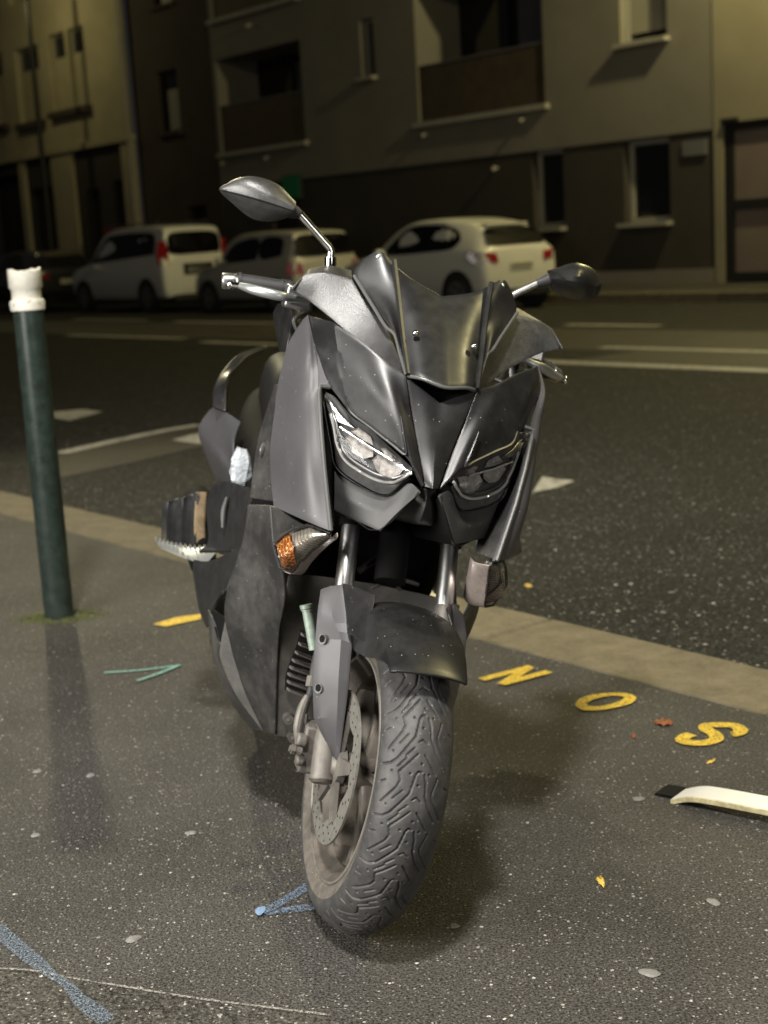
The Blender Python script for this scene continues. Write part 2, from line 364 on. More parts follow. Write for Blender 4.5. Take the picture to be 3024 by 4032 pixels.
class MB:
    """collects shapes into one mesh"""
    def __init__(s): s.v = []; s.f = []; s.m = []
    def add(s, V, Fc, k=0):
        n = len(s.v); s.v += [tuple(v) for v in V]; s.f += [tuple(i + n for i in f) for f in Fc]; s.m += [k] * len(Fc); return s
    def box(s, c, size, k=0, M3=None):
        hx, hy, hz = size[0] / 2, size[1] / 2, size[2] / 2
        P = [Vector((x, y, z)) for x in (-hx, hx) for y in (-hy, hy) for z in (-hz, hz)]
        if M3 is not None: P = [M3 @ q for q in P]
        P = [q + Vector(c) for q in P]
        return s.add(P, [(0, 1, 3, 2), (4, 6, 7, 5), (0, 4, 5, 1), (2, 3, 7, 6), (0, 2, 6, 4), (1, 5, 7, 3)], k)
    def tube(s, path, rad, n=12, k=0, smooth=0, flat=None):
        P = [Vector(p) for p in path]
        rads = list(rad) if isinstance(rad, (list, tuple)) else [rad] * len(P)
        if smooth:
            Q = crs(np.array([tuple(p) + (r_,) for p, r_ in zip(P, rads)]), smooth)
            P = [Vector(q[:3]) for q in Q]; rads = [q[3] for q in Q]
        V = []; up = None
        for i, p in enumerate(P):
            t = (P[min(i + 1, len(P) - 1)] - P[max(i - 1, 0)]).normalized()
            if up is None:
                up = Vector((0, 0, 1)) if abs(t.z) < 0.9 else Vector((1, 0, 0))
            a = t.cross(up).normalized(); b = a.cross(t).normalized(); up = b
            for j in range(n):
                an = 2 * math.pi * j / n
                V.append(p + a * math.cos(an) * rads[i] + b * math.sin(an) * rads[i] * (flat or 1))
        Fc = [(i * n + j, i * n + (j + 1) % n, (i + 1) * n + (j + 1) % n, (i + 1) * n + j) for i in range(len(P) - 1) for j in range(n)]
        Fc.append(tuple(range(n))[::-1]); Fc.append(tuple((len(P) - 1) * n + j for j in range(n)))
        return s.add(V, Fc, k)
    def dome(s, c, nrm, rad, h, k=0, n=12):
        nrm = Vector(nrm).normalized(); a = nrm.orthogonal().normalized(); b = nrm.cross(a); c = Vector(c)
        V = []; rings = [(1, -0.3), (1, 0), (0.85, 0.55), (0.5, 0.9)]
        for rr, hh in rings:
            for j in range(n):
                an = 2 * math.pi * j / n
                V.append(c + (a * math.cos(an) + b * math.sin(an)) * rad * rr + nrm * h * hh)
        V.append(c + nrm * h)
        Fc = [(i * n + j, i * n + (j + 1) % n, (i + 1) * n + (j + 1) % n, (i + 1) * n + j) for i in range(3) for j in range(n)]
        Fc += [(3 * n + j, 3 * n + (j + 1) % n, 4 * n) for j in range(n)]
        return s.add(V, Fc, k)
    def poly(s, pts, k=0): return s.add(pts, [tuple(range(len(pts)))], k)
    def build(s, name, mt, parent=None, smooth=True, angle=35):
        return finish(name, s.v, s.f, mt, parent, smooth, angle, s.m)

def crs(P, sub, creases=()):
    """Catmull-Rom through the rows of P, broken at the crease indices"""
    P = np.asarray(P, float); n = len(P)
    br = sorted(set([0, n - 1] + [c for c in creases if 0 < c < n - 1]))
    out = []
    for a, b in zip(br[:-1], br[1:]):
        Q = P[a:b + 1]; k = len(Q)
        ext = np.concatenate([(2 * Q[0] - Q[1])[None], Q, (2 * Q[-1] - Q[-2])[None]])
        for i in range(k - 1):
            p0, p1, p2, p3 = ext[i:i + 4]
            for t in np.arange(sub) / sub:
                out.append(0.5 * ((2 * p1) + (-p0 + p2) * t + (2 * p0 - 5 * p1 + 4 * p2 - p3) * t * t + (-p0 + 3 * p1 - 3 * p2 + p3) * t ** 3))
    out.append(P[-1])
    return np.array(out)

def grid_surface(rows, sub=6, cu=(), cv=()):
    G = np.array(rows, float)                       # rows x cols x 3
    G = np.stack([crs(G[i], sub, cv) for i in range(G.shape[0])])
    G = np.stack([crs(G[:, j], sub, cu) for j in range(G.shape[1])], axis=1)
    return G

def panel(name, rows, mt, parent, thick=0.004, sub=6, cu=(), cv=(), mirror=False, bevel=0.0015, centre=(-0.55, 0, 0.55), full=False, angle=28):
    G = grid_surface(rows, sub, cu, cv)
    if full:                                        # rows run to y = 0: continue to the other side
        G2 = G[:, ::-1].copy()[:, 1:]; G2[..., 1] *= -1
        G = np.concatenate([G, G2], axis=1)
    if mirror: G = G.copy(); G[..., 1] *= -1
    r, c = G.shape[:2]
    V = G.reshape(-1, 3)
    Fc = [(i * c + j, i * c + j + 1, (i + 1) * c + j + 1, (i + 1) * c + j) for i in range(r - 1) for j in range(c - 1)]
    nr = np.cross(G[1:, :-1] - G[:-1, :-1], G[:-1, 1:] - G[:-1, :-1]).reshape(-1, 3).sum(0)
    if np.dot(-nr, V.mean(0) - np.array(centre)) < 0: Fc = [f[::-1] for f in Fc]
    o = finish(name, V, Fc, mt, parent, True, angle)
    if thick > 0:
        md = o.modifiers.new('thickness', 'SOLIDIFY'); md.thickness = thick; md.offset = -1
        if bevel:
            b = o.modifiers.new('edge', 'BEVEL'); b.width = bevel; b.segments = 2; b.limit_method = 'ANGLE'; b.angle_limit = R(60)
    return o

def both(name, rows, mt, parent, **k):
    return panel(name, rows, mt, parent, **k), panel(name, rows, mt, parent, mirror=True, **k)

def fl(P): return [(p[0], -p[1], p[2]) for p in P]

def thing(name, label, cat, loc=(0, 0, 0), rz=0.0, group=None):
    o = bpy.data.objects.new(name, None); COL.objects.link(o)
    o.location = loc; o.rotation_euler = (0, 0, rz); o.empty_display_size = 0.1
    o['label'] = label; o['category'] = cat
    if group: o['group'] = group
    return o
def tag(o, label, cat, group=None):
    o['label'] = label; o['category'] = cat
    if group: o['group'] = group
    return o
def struct(o, kind='structure'):
    o['kind'] = kind; return o

# ---- measured coordinates (scooter frame, metres)
DATA = {
 'brow': [[(-.105,-.066,.956), (-.13,-.111,.978), (-.165,-.153,1.001), (-.2,-.194,1.018), (-.3,-.226,1.021)], [(-.08,-.049,.896), (-.092,-.087,.923), (-.125,-.13,.943), (-.165,-.18,.965), (-.225,-.219,.979)], [(-.05,-.03,.839), (-.06,-.062,.871), (-.085,-.1,.893), (-.135,-.165,.914), (-.195,-.201,.941)], [(-.018,-.014,.782), (-.03,-.041,.815), (-.055,-.077,.837), (-.105,-.146,.87), (-.16,-.184,.908)]],
 'ridge': [[(-.128,-.161,.897), (-.106,-.148,.874), (-.083,-.115,.857), (-.053,-.074,.836), (-.034,-.054,.827), (-.045,-.062,.856), (-.06,-.071,.887)]],
 'nose': [[(-.107,-.064,.954), (-.098,-.029,.937), (-.092,0,.922)], [(-.083,-.047,.896), (-.076,-.021,.895), (-.073,0,.889)], [(-.053,-.029,.839), (-.046,-.011,.836), (-.043,0,.835)], [(-.02,-.012,.781), (-.014,-.004,.781), (-.012,0,.781)]],
 'screen': [[(-.283,-.093,1.145), (-.262,-.056,1.125), (-.245,0,1.107)], [(-.222,-.083,1.077), (-.205,-.051,1.073), (-.192,0,1.063)], [(-.163,-.072,1.013), (-.145,-.042,1.013), (-.132,0,1.005)], [(-.108,-.062,.957), (-.09,-.039,.958), (-.078,0,.952)]],
 'screen_wing': [[(-.285,-.097,1.15), (-.294,-.123,1.163), (-.304,-.148,1.142)], [(-.232,-.086,1.087), (-.256,-.112,1.099), (-.292,-.159,1.109)], [(-.178,-.076,1.029), (-.202,-.098,1.052), (-.236,-.124,1.061)], [(-.137,-.069,.987), (-.156,-.082,1.011), (-.18,-.093,1.026)], [(-.108,-.063,.956), (-.109,-.064,.956), (-.112,-.066,.957)]],
 'screen_edge': [[(-.289,-.16,1.109), (-.233,-.124,1.061), (-.194,-.102,1.031), (-.172,-.087,1.02), (-.143,-.076,.988), (-.108,-.066,.957)]],
 'rib': [[(-.28,-.095,1.149), (-.225,-.084,1.084), (-.162,-.074,1.016), (-.104,-.064,.957)]],
 'deflector': [[(-.312,-.244,1.094), (-.306,-.257,1.078), (-.302,-.267,1.061)], [(-.308,-.213,1.103), (-.299,-.223,1.075), (-.292,-.228,1.046)], [(-.3,-.161,1.103), (-.283,-.176,1.066), (-.266,-.189,1.025)], [(-.258,-.125,1.058), (-.248,-.138,1.031), (-.235,-.151,1.001)], [(-.206,-.093,1.021), (-.196,-.1,.998), (-.184,-.11,.975)], [(-.116,-.065,.956), (-.117,-.066,.955), (-.118,-.068,.953)]],
 'deflector_top': [[(-.313,-.244,1.094), (-.309,-.213,1.103), (-.306,-.16,1.104)], [(-.38,-.232,1.105), (-.4,-.194,1.12), (-.39,-.149,1.121)]],
 'deflector_end': [[(-.313,-.244,1.094), (-.303,-.257,1.078), (-.291,-.268,1.061)], [(-.37,-.237,1.095), (-.36,-.251,1.075), (-.35,-.258,1.059)]],
 'wing': [[(-.295,-.228,1.021), (-.297,-.23,1.018), (-.31,-.233,1.011), (-.38,-.219,1.004)], [(-.225,-.219,.979), (-.225,-.231,.972), (-.295,-.253,.96), (-.4,-.226,.952)], [(-.195,-.206,.934), (-.205,-.228,.92), (-.295,-.256,.901), (-.42,-.226,.891)], [(-.178,-.201,.904), (-.19,-.226,.889), (-.295,-.255,.862), (-.42,-.222,.853)], [(-.165,-.199,.886), (-.18,-.224,.865), (-.285,-.254,.843), (-.42,-.219,.832)], [(-.13,-.191,.838), (-.148,-.218,.816), (-.26,-.252,.777), (-.4,-.214,.766)], [(-.095,-.176,.774), (-.115,-.209,.754), (-.24,-.243,.723), (-.38,-.205,.711)], [(-.05,-.15,.671), (-.085,-.188,.675), (-.17,-.237,.678), (-.26,-.217,.67)]],
 'wing_tip': [[(-.226,-.219,.979), (-.225,-.217,.978)], [(-.196,-.206,.934), (-.19,-.199,.936)], [(-.179,-.201,.903), (-.165,-.183,.907)]],
 'wing_edge': [[(-.163,-.183,.907), (-.163,-.2,.905), (-.16,-.201,.893), (-.127,-.191,.838), (-.092,-.177,.774), (-.047,-.151,.673)]],
 'wing_inner': [[(-.166,-.202,.899), (-.2,-.188,.894)], [(-.132,-.19,.838), (-.2,-.163,.835)], [(-.097,-.176,.774), (-.17,-.146,.769)], [(-.052,-.151,.673), (-.12,-.132,.67)]],
 'inner_strip': [[(-.44,-.242,.875), (-.36,-.24,.882)], [(-.43,-.254,.764), (-.35,-.225,.78)], [(-.41,-.25,.651), (-.31,-.21,.667)]],
 'fair_screw': [[(-.405,-.24,.748)]],
 'leg': [[(-.38,-.255,.641), (-.325,-.241,.653), (-.27,-.228,.664)], [(-.385,-.25,.576), (-.335,-.227,.583), (-.25,-.209,.591)], [(-.4,-.254,.503), (-.345,-.217,.519), (-.24,-.188,.552)], [(-.43,-.254,.441), (-.36,-.213,.452), (-.245,-.17,.498)], [(-.445,-.244,.393), (-.375,-.201,.401), (-.29,-.16,.43)], [(-.445,-.217,.334), (-.39,-.18,.342), (-.315,-.148,.364)], [(-.445,-.173,.253), (-.4,-.151,.268), (-.335,-.132,.286)], [(-.445,-.121,.179), (-.41,-.116,.189), (-.355,-.115,.204)]],
 'leg_tri': [[(-.268,-.228,.664), (-.235,-.217,.665)], [(-.262,-.217,.627), (-.2,-.198,.659)], [(-.248,-.209,.592), (-.15,-.177,.657)]],
 'leg_facet': [[(-.445,-.243,.393), (-.444,-.242,.391)], [(-.475,-.238,.33), (-.446,-.217,.333)], [(-.485,-.227,.296), (-.447,-.201,.302)], [(-.47,-.185,.236), (-.447,-.173,.252)], [(-.447,-.122,.179), (-.446,-.121,.179)]],
 'leg_side': [[(-.6,-.263,.374), (-.53,-.248,.362), (-.478,-.241,.338)], [(-.6,-.239,.295), (-.53,-.237,.306), (-.48,-.234,.316)], [(-.6,-.209,.232), (-.53,-.21,.261), (-.482,-.211,.272)], [(-.58,-.165,.177), (-.52,-.171,.206), (-.472,-.177,.228)], [(-.56,-.129,.147), (-.5,-.126,.164), (-.45,-.123,.177)]],
 'vent': [[(-.56,-.259,.387), (-.46,-.243,.397)], [(-.555,-.25,.356), (-.463,-.241,.373)], [(-.485,-.242,.337), (-.482,-.239,.337)]],
 'foot_side': [[(-.8,-.29,.436), (-.72,-.264,.455), (-.52,-.232,.532)], [(-.8,-.288,.412), (-.7,-.265,.426), (-.5,-.24,.486)], [(-.8,-.265,.346), (-.66,-.253,.388), (-.48,-.249,.448)], [(-.8,-.251,.315), (-.68,-.255,.35), (-.48,-.258,.441)], [(-.78,-.235,.292), (-.68,-.244,.324), (-.58,-.256,.383)]],
 'tunnel_side': [[(-.85,-.281,.601), (-.75,-.261,.629), (-.6,-.228,.645)], [(-.85,-.28,.548), (-.72,-.253,.576), (-.56,-.226,.609)], [(-.82,-.265,.48), (-.7,-.24,.5), (-.54,-.222,.532)], [(-.82,-.282,.453), (-.7,-.245,.485), (-.53,-.226,.523)]],
 'inner_wall': [[(-.258,-.168,.542), (-.27,-.147,.543), (-.29,-.116,.544)], [(-.254,-.168,.496), (-.275,-.14,.491), (-.3,-.102,.486)], [(-.296,-.159,.429), (-.305,-.13,.429), (-.315,-.088,.431)], [(-.32,-.147,.363), (-.322,-.12,.367), (-.325,-.074,.373)], [(-.34,-.131,.285), (-.338,-.103,.287), (-.336,-.053,.293)], [(-.36,-.113,.2), (-.355,-.086,.202), (-.35,-.032,.204)]],
 'slats': [[(-.3,-.119,.429), (-.308,-.087,.418)], [(-.304,-.119,.409), (-.311,-.083,.401)], [(-.309,-.121,.39), (-.315,-.078,.379)], [(-.313,-.123,.373), (-.318,-.074,.363)], [(-.318,-.124,.357), (-.322,-.07,.347)], [(-.322,-.124,.342), (-.325,-.067,.332)], [(-.326,-.121,.326), (-.328,-.062,.314)], [(-.33,-.118,.31), (-.331,-.058,.296)]],
 'signal': [[(-.172,-.223,.61), (-.155,-.213,.632), (-.13,-.2,.65), (-.1,-.182,.666), (-.06,-.147,.664)], [(-.145,-.217,.594), (-.122,-.204,.607), (-.105,-.191,.628), (-.08,-.176,.648), (-.055,-.148,.663)], [(-.163,-.204,.571), (-.148,-.183,.569), (-.13,-.174,.595), (-.105,-.164,.622), (-.06,-.146,.661)]],
 'hl': [[(-.162,-.191,.899), (-.15,-.176,.894), (-.13,-.159,.88), (-.11,-.143,.867), (-.087,-.113,.855), (-.057,-.068,.828), (-.033,-.037,.808)], [(-.155,-.191,.889), (-.135,-.179,.87), (-.11,-.165,.845), (-.09,-.146,.823), (-.065,-.115,.804), (-.038,-.07,.789), (-.026,-.039,.798)], [(-.163,-.189,.88), (-.145,-.181,.851), (-.12,-.168,.811), (-.1,-.154,.776), (-.07,-.114,.757), (-.045,-.069,.751), (-.03,-.04,.789)]],
 'hl_strip': [[(-.155,-.18,.862), (-.137,-.172,.841), (-.12,-.162,.813), (-.105,-.145,.791), (-.085,-.119,.779), (-.065,-.093,.772), (-.05,-.068,.773), (-.042,-.05,.784), (-.037,-.039,.798)]],
 'hl_line': [[(-.14,-.162,.846), (-.095,-.114,.827), (-.06,-.071,.812)]],
 'hl_tip': [[(-.168,-.186,.89), (-.158,-.176,.883)], [(-.163,-.18,.869), (-.143,-.161,.867)], [(-.155,-.174,.851), (-.128,-.139,.851)]],
 'bowl_a': [[(-.145,-.154,.831), (-.14,-.15,.84), (-.12,-.126,.831), (-.1,-.104,.827), (-.098,-.104,.813), (-.108,-.12,.803), (-.128,-.14,.808)]],
 'bowl_b': [[(-.1,-.105,.807), (-.098,-.097,.818), (-.082,-.076,.815), (-.065,-.05,.809), (-.062,-.054,.796), (-.073,-.072,.782), (-.086,-.09,.782), (-.096,-.101,.794)]],
 'bowl_c': [[(-.14,-.145,.846), (-.128,-.133,.855), (-.107,-.109,.843), (-.106,-.105,.831), (-.122,-.125,.836)]],
 'bowl_d': [[(-.098,-.094,.831), (-.09,-.083,.832), (-.075,-.066,.821), (-.075,-.066,.814), (-.09,-.084,.819)]],
 'hl_ref': [[(-.125,-.125,.826)], [(-.085,-.076,.805)]],
 'hl_side': [[(-.163,-.189,.88), (-.2,-.182,.866)], [(-.122,-.167,.811), (-.2,-.149,.794)], [(-.102,-.153,.776), (-.18,-.139,.758)], [(-.072,-.114,.757), (-.14,-.094,.743)], [(-.047,-.069,.751), (-.1,-.054,.739)], [(-.032,-.039,.789), (-.08,-.022,.784)]],
 'chin': [[(-.115,-.153,.767), (-.085,-.112,.752), (-.055,-.066,.747), (-.035,-.038,.779), (-.022,-.019,.772)], [(-.11,-.147,.735), (-.08,-.114,.724), (-.045,-.068,.72), (-.03,-.042,.751), (-.021,-.018,.77)], [(-.11,-.14,.7), (-.085,-.112,.694), (-.04,-.068,.688), (-.028,-.046,.728), (-.02,-.018,.769)]],
 'chin_under': [[(-.11,-.14,.7), (-.085,-.112,.694), (-.04,-.068,.688), (-.02,-.018,.769)], [(-.22,-.117,.677), (-.2,-.083,.674), (-.2,-.028,.667), (-.18,.024,.746)]],
 'horn': [[(-.05,-.015,.762), (-.04,0,.764)], [(-.09,-.035,.719), (-.03,0,.737)], [(-.1,-.02,.704), (-.05,0,.713)], [(-.13,.033,.701), (-.12,0,.702)]],
 'tail': [[(-1.33,-.261,.735), (-1.25,-.229,.731), (-1.2,-.202,.723)], [(-1.4,-.268,.711), (-1.25,-.232,.687), (-1.15,-.216,.675)], [(-1.42,-.281,.667), (-1.27,-.237,.65), (-1.12,-.201,.613)], [(-1.42,-.266,.625), (-1.22,-.225,.612), (-1.1,-.187,.588)], [(-1.38,-.21,.538), (-1.22,-.195,.559), (-1.08,-.176,.578)]],
 'rail': [[(-1.3,-.259,.738), (-1.34,-.25,.774), (-1.42,-.234,.817), (-1.5,-.206,.854), (-1.56,-.167,.882), (-1.6,-.133,.898)]],
 'railplate': [[(-1.3,-.26,.731), (-1.27,-.228,.728)], [(-1.34,-.26,.772), (-1.33,-.233,.796)], [(-1.42,-.239,.827), (-1.41,-.216,.825)], [(-1.5,-.205,.864), (-1.5,-.186,.858)], [(-1.6,-.136,.901), (-1.6,-.13,.891)]],
 'knee': [[(-.52,-.259,1.027), (-.46,-.245,1.04)], [(-.54,-.26,1.004), (-.44,-.235,1.009)], [(-.54,-.245,.964), (-.42,-.237,.972)], [(-.52,-.235,.936), (-.42,-.237,.942)]],
 'peg': [[(-1.05,-.362,.419), (-1.03,-.318,.418), (-1,-.268,.425), (-.95,-.22,.449)], [(-1.02,-.35,.409), (-.99,-.313,.404), (-.96,-.264,.402), (-.93,-.245,.413)]],
 'muffler': [[(-1.25,-.337,.496), (-1.25,-.289,.524)], [(-1.1,-.308,.412), (-1.1,-.257,.425)]],
 'scrap': [[(-.8,-.23,.692)], [(-.76,-.223,.627)]],
 'bar': [[(-.44,-.381,1.048), (-.44,-.353,1.054), (-.435,-.275,1.061), (-.43,-.247,1.06)]],
 'lever': [[(-.41,-.367,1.045), (-.4,-.35,1.047), (-.37,-.325,1.045), (-.355,-.283,1.044), (-.37,-.248,1.045), (-.38,-.218,1.044)]],
 'master': [[(-.4,-.245,1.045)]],
 'stem': [[(-.42,-.185,1.12), (-.42,-.189,1.137), (-.42,-.192,1.151), (-.42,-.207,1.163), (-.42,-.239,1.186), (-.42,-.262,1.202)]],
 'mirror': [[(-.42,-.259,1.199), (-.42,-.282,1.205)]],
 'mir': [[(-.4,-.28,1.223), (-.4,-.318,1.246), (-.39,-.359,1.25), (-.39,-.389,1.242), (-.4,-.411,1.226), (-.41,-.422,1.212), (-.42,-.394,1.195), (-.43,-.349,1.175), (-.43,-.309,1.179), (-.42,-.28,1.197)]],
 'mir_ridge': [[(-.36,-.289,1.208), (-.345,-.353,1.21), (-.4,-.421,1.212)]],
 'rstem': [[(-.42,.183,1.151), (-.42,.218,1.172), (-.42,.252,1.194)]],
 'rmir': [[(-.4,.239,1.206), (-.4,.263,1.219), (-.4,.29,1.232), (-.41,.329,1.229), (-.42,.353,1.213), (-.42,.36,1.2), (-.42,.351,1.175), (-.42,.315,1.161), (-.42,.273,1.167), (-.41,.249,1.184)]],
 'rlever': [[(-.36,.226,1.024), (-.38,.272,1.016), (-.42,.328,1.005)]],
 'guard': [[(-.115,-.137,.554), (-.105,-.122,.565), (-.095,-.105,.574)], [(-.085,-.141,.523), (-.07,-.117,.521), (-.055,-.097,.532)], [(-.06,-.14,.476), (-.025,-.103,.491), (-.02,-.083,.489)], [(-.04,-.134,.412), (-.002,-.098,.43), (.003,-.079,.428)], [(-.025,-.119,.346), (.012,-.088,.363), (.016,-.074,.354)], [(0,-.076,.291), (.014,-.075,.293), (.02,-.068,.287)]],
 'fender': [[(-.09,-.105,.574), (-.07,-.062,.568), (-.06,-.016,.562), (-.06,.04,.558)], [(-.05,-.1,.546), (.01,-.073,.559), (.03,-.029,.563), (.035,.015,.565)], [(-.015,-.099,.515), (.05,-.091,.528), (.11,-.088,.539), (.145,-.051,.545)], [(.225,-.08,.518), (.226,-.08,.517), (.226,-.079,.517), (.245,-.056,.519)]],
 'tubeR': [[(-.27,-.078,.624), (-.15,-.095,.561)]],
 'tubeL': [[(-.25,.129,.627), (-.15,.107,.565)]],
 'caliper': [[(-.03,-.129,.289), (-.03,-.11,.261), (-.03,-.095,.304), (-.02,-.085,.251)]],
 'holes': [[(-.045,-.13,.481)], [(-.025,-.122,.399)]],
}
GD = {
 'green': [[(-0.828,3.925),(-0.728,3.929),(-0.614,3.955)],[(-0.614,3.955),(-0.664,3.884),(-0.717,3.824)]],
 'bluedot': [[(-0.276,2.364),(-0.263,2.373),(-0.246,2.365)]],
 'bluerays': [[(-0.256,2.373),(-0.215,2.422),(-0.177,2.471)],[(-0.255,2.365),(-0.202,2.374),(-0.145,2.382)]],
 'blueline': [[(-0.738,2.371),(-0.694,2.307),(-0.634,2.231),(-0.597,2.183),(-0.567,2.151),(-0.533,2.098),(-0.504,2.062),(-0.475,2.024)]],
 'scratch': [[(-0.699,2.219),(-0.635,2.204),(-0.568,2.174),(-0.49,2.142),(-0.42,2.113),(-0.339,2.081),(-0.242,2.048),(-0.128,2.009)]],
 'patch': [[(-0.924,2.306),(-0.692,2.217),(-0.635,2.203),(-0.568,2.172),(-0.49,2.141),(-0.42,2.111),(-0.339,2.08),(-0.241,2.045),(-0.128,2.006),(0.094,1.933),(0.083,1.793),(-0.779,1.877)]],
 'N': [[(0.235,3.656),(0.379,3.748)],[(0.372,3.737),(0.285,3.603)],[(0.285,3.603),(0.421,3.688)]],
 'O': [[(0.45,3.403),(0.466,3.445),(0.504,3.475),(0.558,3.481),(0.598,3.466),(0.609,3.429),(0.59,3.392),(0.553,3.37),(0.504,3.354),(0.463,3.362)]],
 'Oin': [[(0.48,3.412),(0.508,3.441),(0.549,3.459),(0.576,3.45),(0.578,3.432),(0.555,3.406),(0.513,3.384),(0.484,3.39)]],
 'S': [[(0.686,3.15),(0.667,3.134),(0.657,3.11),(0.677,3.091),(0.707,3.089),(0.735,3.11),(0.736,3.148),(0.727,3.175),(0.733,3.2),(0.764,3.201),(0.796,3.189),(0.803,3.155),(0.787,3.135),(0.776,3.134)]],
 'dash': [[(-0.764,4.438),(-0.72,4.397),(-0.613,4.466),(-0.62,4.53),(-0.696,4.509)]],
 'plank': [[(0.564,2.764),(0.61,2.788),(0.633,2.748),(0.683,2.713),(0.746,2.665)],[(0.569,2.785),(0.592,2.739),(0.622,2.709),(0.672,2.668),(0.732,2.616)]],
 'plankshadow': [[(0.558,2.866),(0.58,2.895),(0.62,2.894),(0.638,2.865)]],
 'leafy': [[(0.348,2.427),(0.36,2.437),(0.362,2.412),(0.357,2.392)]],
 'leafb': [[(0.615,3.247),(0.643,3.263),(0.662,3.232),(0.634,3.217)]],
 'leafc': [[(0.678,2.969),(0.702,2.988),(0.696,2.972),(0.68,2.96)]],
 'leafd': [[(0.479,4.872),(0.494,4.891),(0.505,4.854),(0.488,4.83)]],
 'leafe': [[(0.548,3.167),(0.557,3.184),(0.557,3.159),(0.549,3.145)]],
 'gum': [[(-0.844,3.16)],[(-0.711,3.114)],[(-0.762,2.783)],[(-0.434,2.749)],[(-0.48,2.303)],[(0.08,2.281)],[(0.538,2.315)],[(0.381,2.087)],[(0.495,2.791)],[(0.877,4.418)],[(-0.592,2.96)]],
 'moss': [[(-1.234,4.604),(-1.173,4.628),(-1.178,4.695),(-1.065,4.669),(-0.962,4.568),(-1.0,4.527),(-1.058,4.49),(-1.154,4.487)]],
 'shadowend': [],
 'tri': [[(0.712,6.67),(0.816,7.123),(0.868,7.019),(0.956,6.932),(0.848,6.78)]],
 'tee': [[(-2.672,11.635),(-2.564,11.652),(-2.425,11.695),(-2.217,11.411),(-2.293,11.181),(-2.377,10.904),(-2.56,11.179)]],
 'bay': [[(-2.062,9.071),(-1.805,9.5),(-1.539,9.893),(-1.292,10.166)]],
 'band': [[(-2.061,9.01),(-1.79,9.417),(-1.523,9.781),(-1.154,10.216),(-1.037,9.086),(-1.155,8.999),(-1.462,8.529),(-1.84,8.034)]],
 'whitepatch': [[(-1.377,9.369),(-1.281,9.604),(-1.218,9.648),(-1.151,9.069)]],
 'rline': [[(1.711,13.868),(3.237,11.567),(3.158,11.287),(1.673,13.568)]],
 'cream': [[(-2.085,7.655),(-1.969,7.808),(-1.995,7.917),(-2.139,7.867)]],
 'rl': [[(2.777,14.97),(3.592,12.835)],[(2.715,18.897),(3.402,17.69)],[(-5.12,24.142),(-3.329,20.891)],[(-2.332,19.574),(-1.231,18.232)],[(-5.482,28.567),(-3.945,25.696)],[(-3.898,25.944),(-2.095,22.645)],[(2.693,15.609),(3.563,14.597)],[(2.191,14.643),(2.66,14.861)],[(3.726,17.866),(4.574,16.527)]],
}
TREAD= [[(0.38, -0.0713), (0.3912, -0.0542), (0.4211, -0.0432), (0.5238, -0.0231), (0.5537, -0.0171), (0.6079, -0.0141), (0.6676, -0.011), (0.6863, -0.007), (0.6845, -0.002)], [(0.6732, 0.003), (0.6284, 0.007), (0.55, 0.009), (0.4715, 0.0201), (0.4005, 0.0352)], [(0.7853, -0.011), (0.6751, -0.0382), (0.6228, -0.0341), (0.5799, -0.0392), (0.4715, -0.0623)], [(0.5668, -0.0281), (0.5089, -0.0422)], [(0.4883, -0.0171), (0.4416, -0.0291), (0.4286, -0.0281), (0.3725, -0.0412)], [(0.5219, -0.011), (0.5388, -0.005), (0.5201, 0.003)], [(0.5967, -0.0703), (0.6135, -0.0603)], [(0.6602, 0.0281), (0.6209, 0.0251)], [(0.4547, 0.0), (0.3987, 0.0121), (0.3501, 0.0221)]]
HOLES= [(0.6732, -0.0502), (0.6695, -0.0201), (0.7312, -0.003), (0.6751, 0.011), (0.6079, -0.005), (0.4659, -0.0522)]
# ------------------------------------------------------------------ ground, road, kerb
def sheet(name, s0, s1, n0, n1, z, mt, div=1):
    P = [sn(s0, n0, z), sn(s1, n0, z), sn(s1, n1, z), sn(s0, n1, z)]
    o = finish(name, P, [(3, 2, 1, 0)], mt, None, False)
    if o.data.polygons[0].normal.z < 0: o.data.flip_normals()
    return struct(o)
sheet('pavement', -40, 130, -40, 2.727, 0.0, M['pavement'])
sheet('road', -40, 130, 2.6, 18.1, -0.05, M['road'])
sheet('far_pavement', -40, 130, 18.15, 40, 0.10, M['farpave'])
sheet('ground', -60, 150, -60, 60, -0.12, M['farpave'])

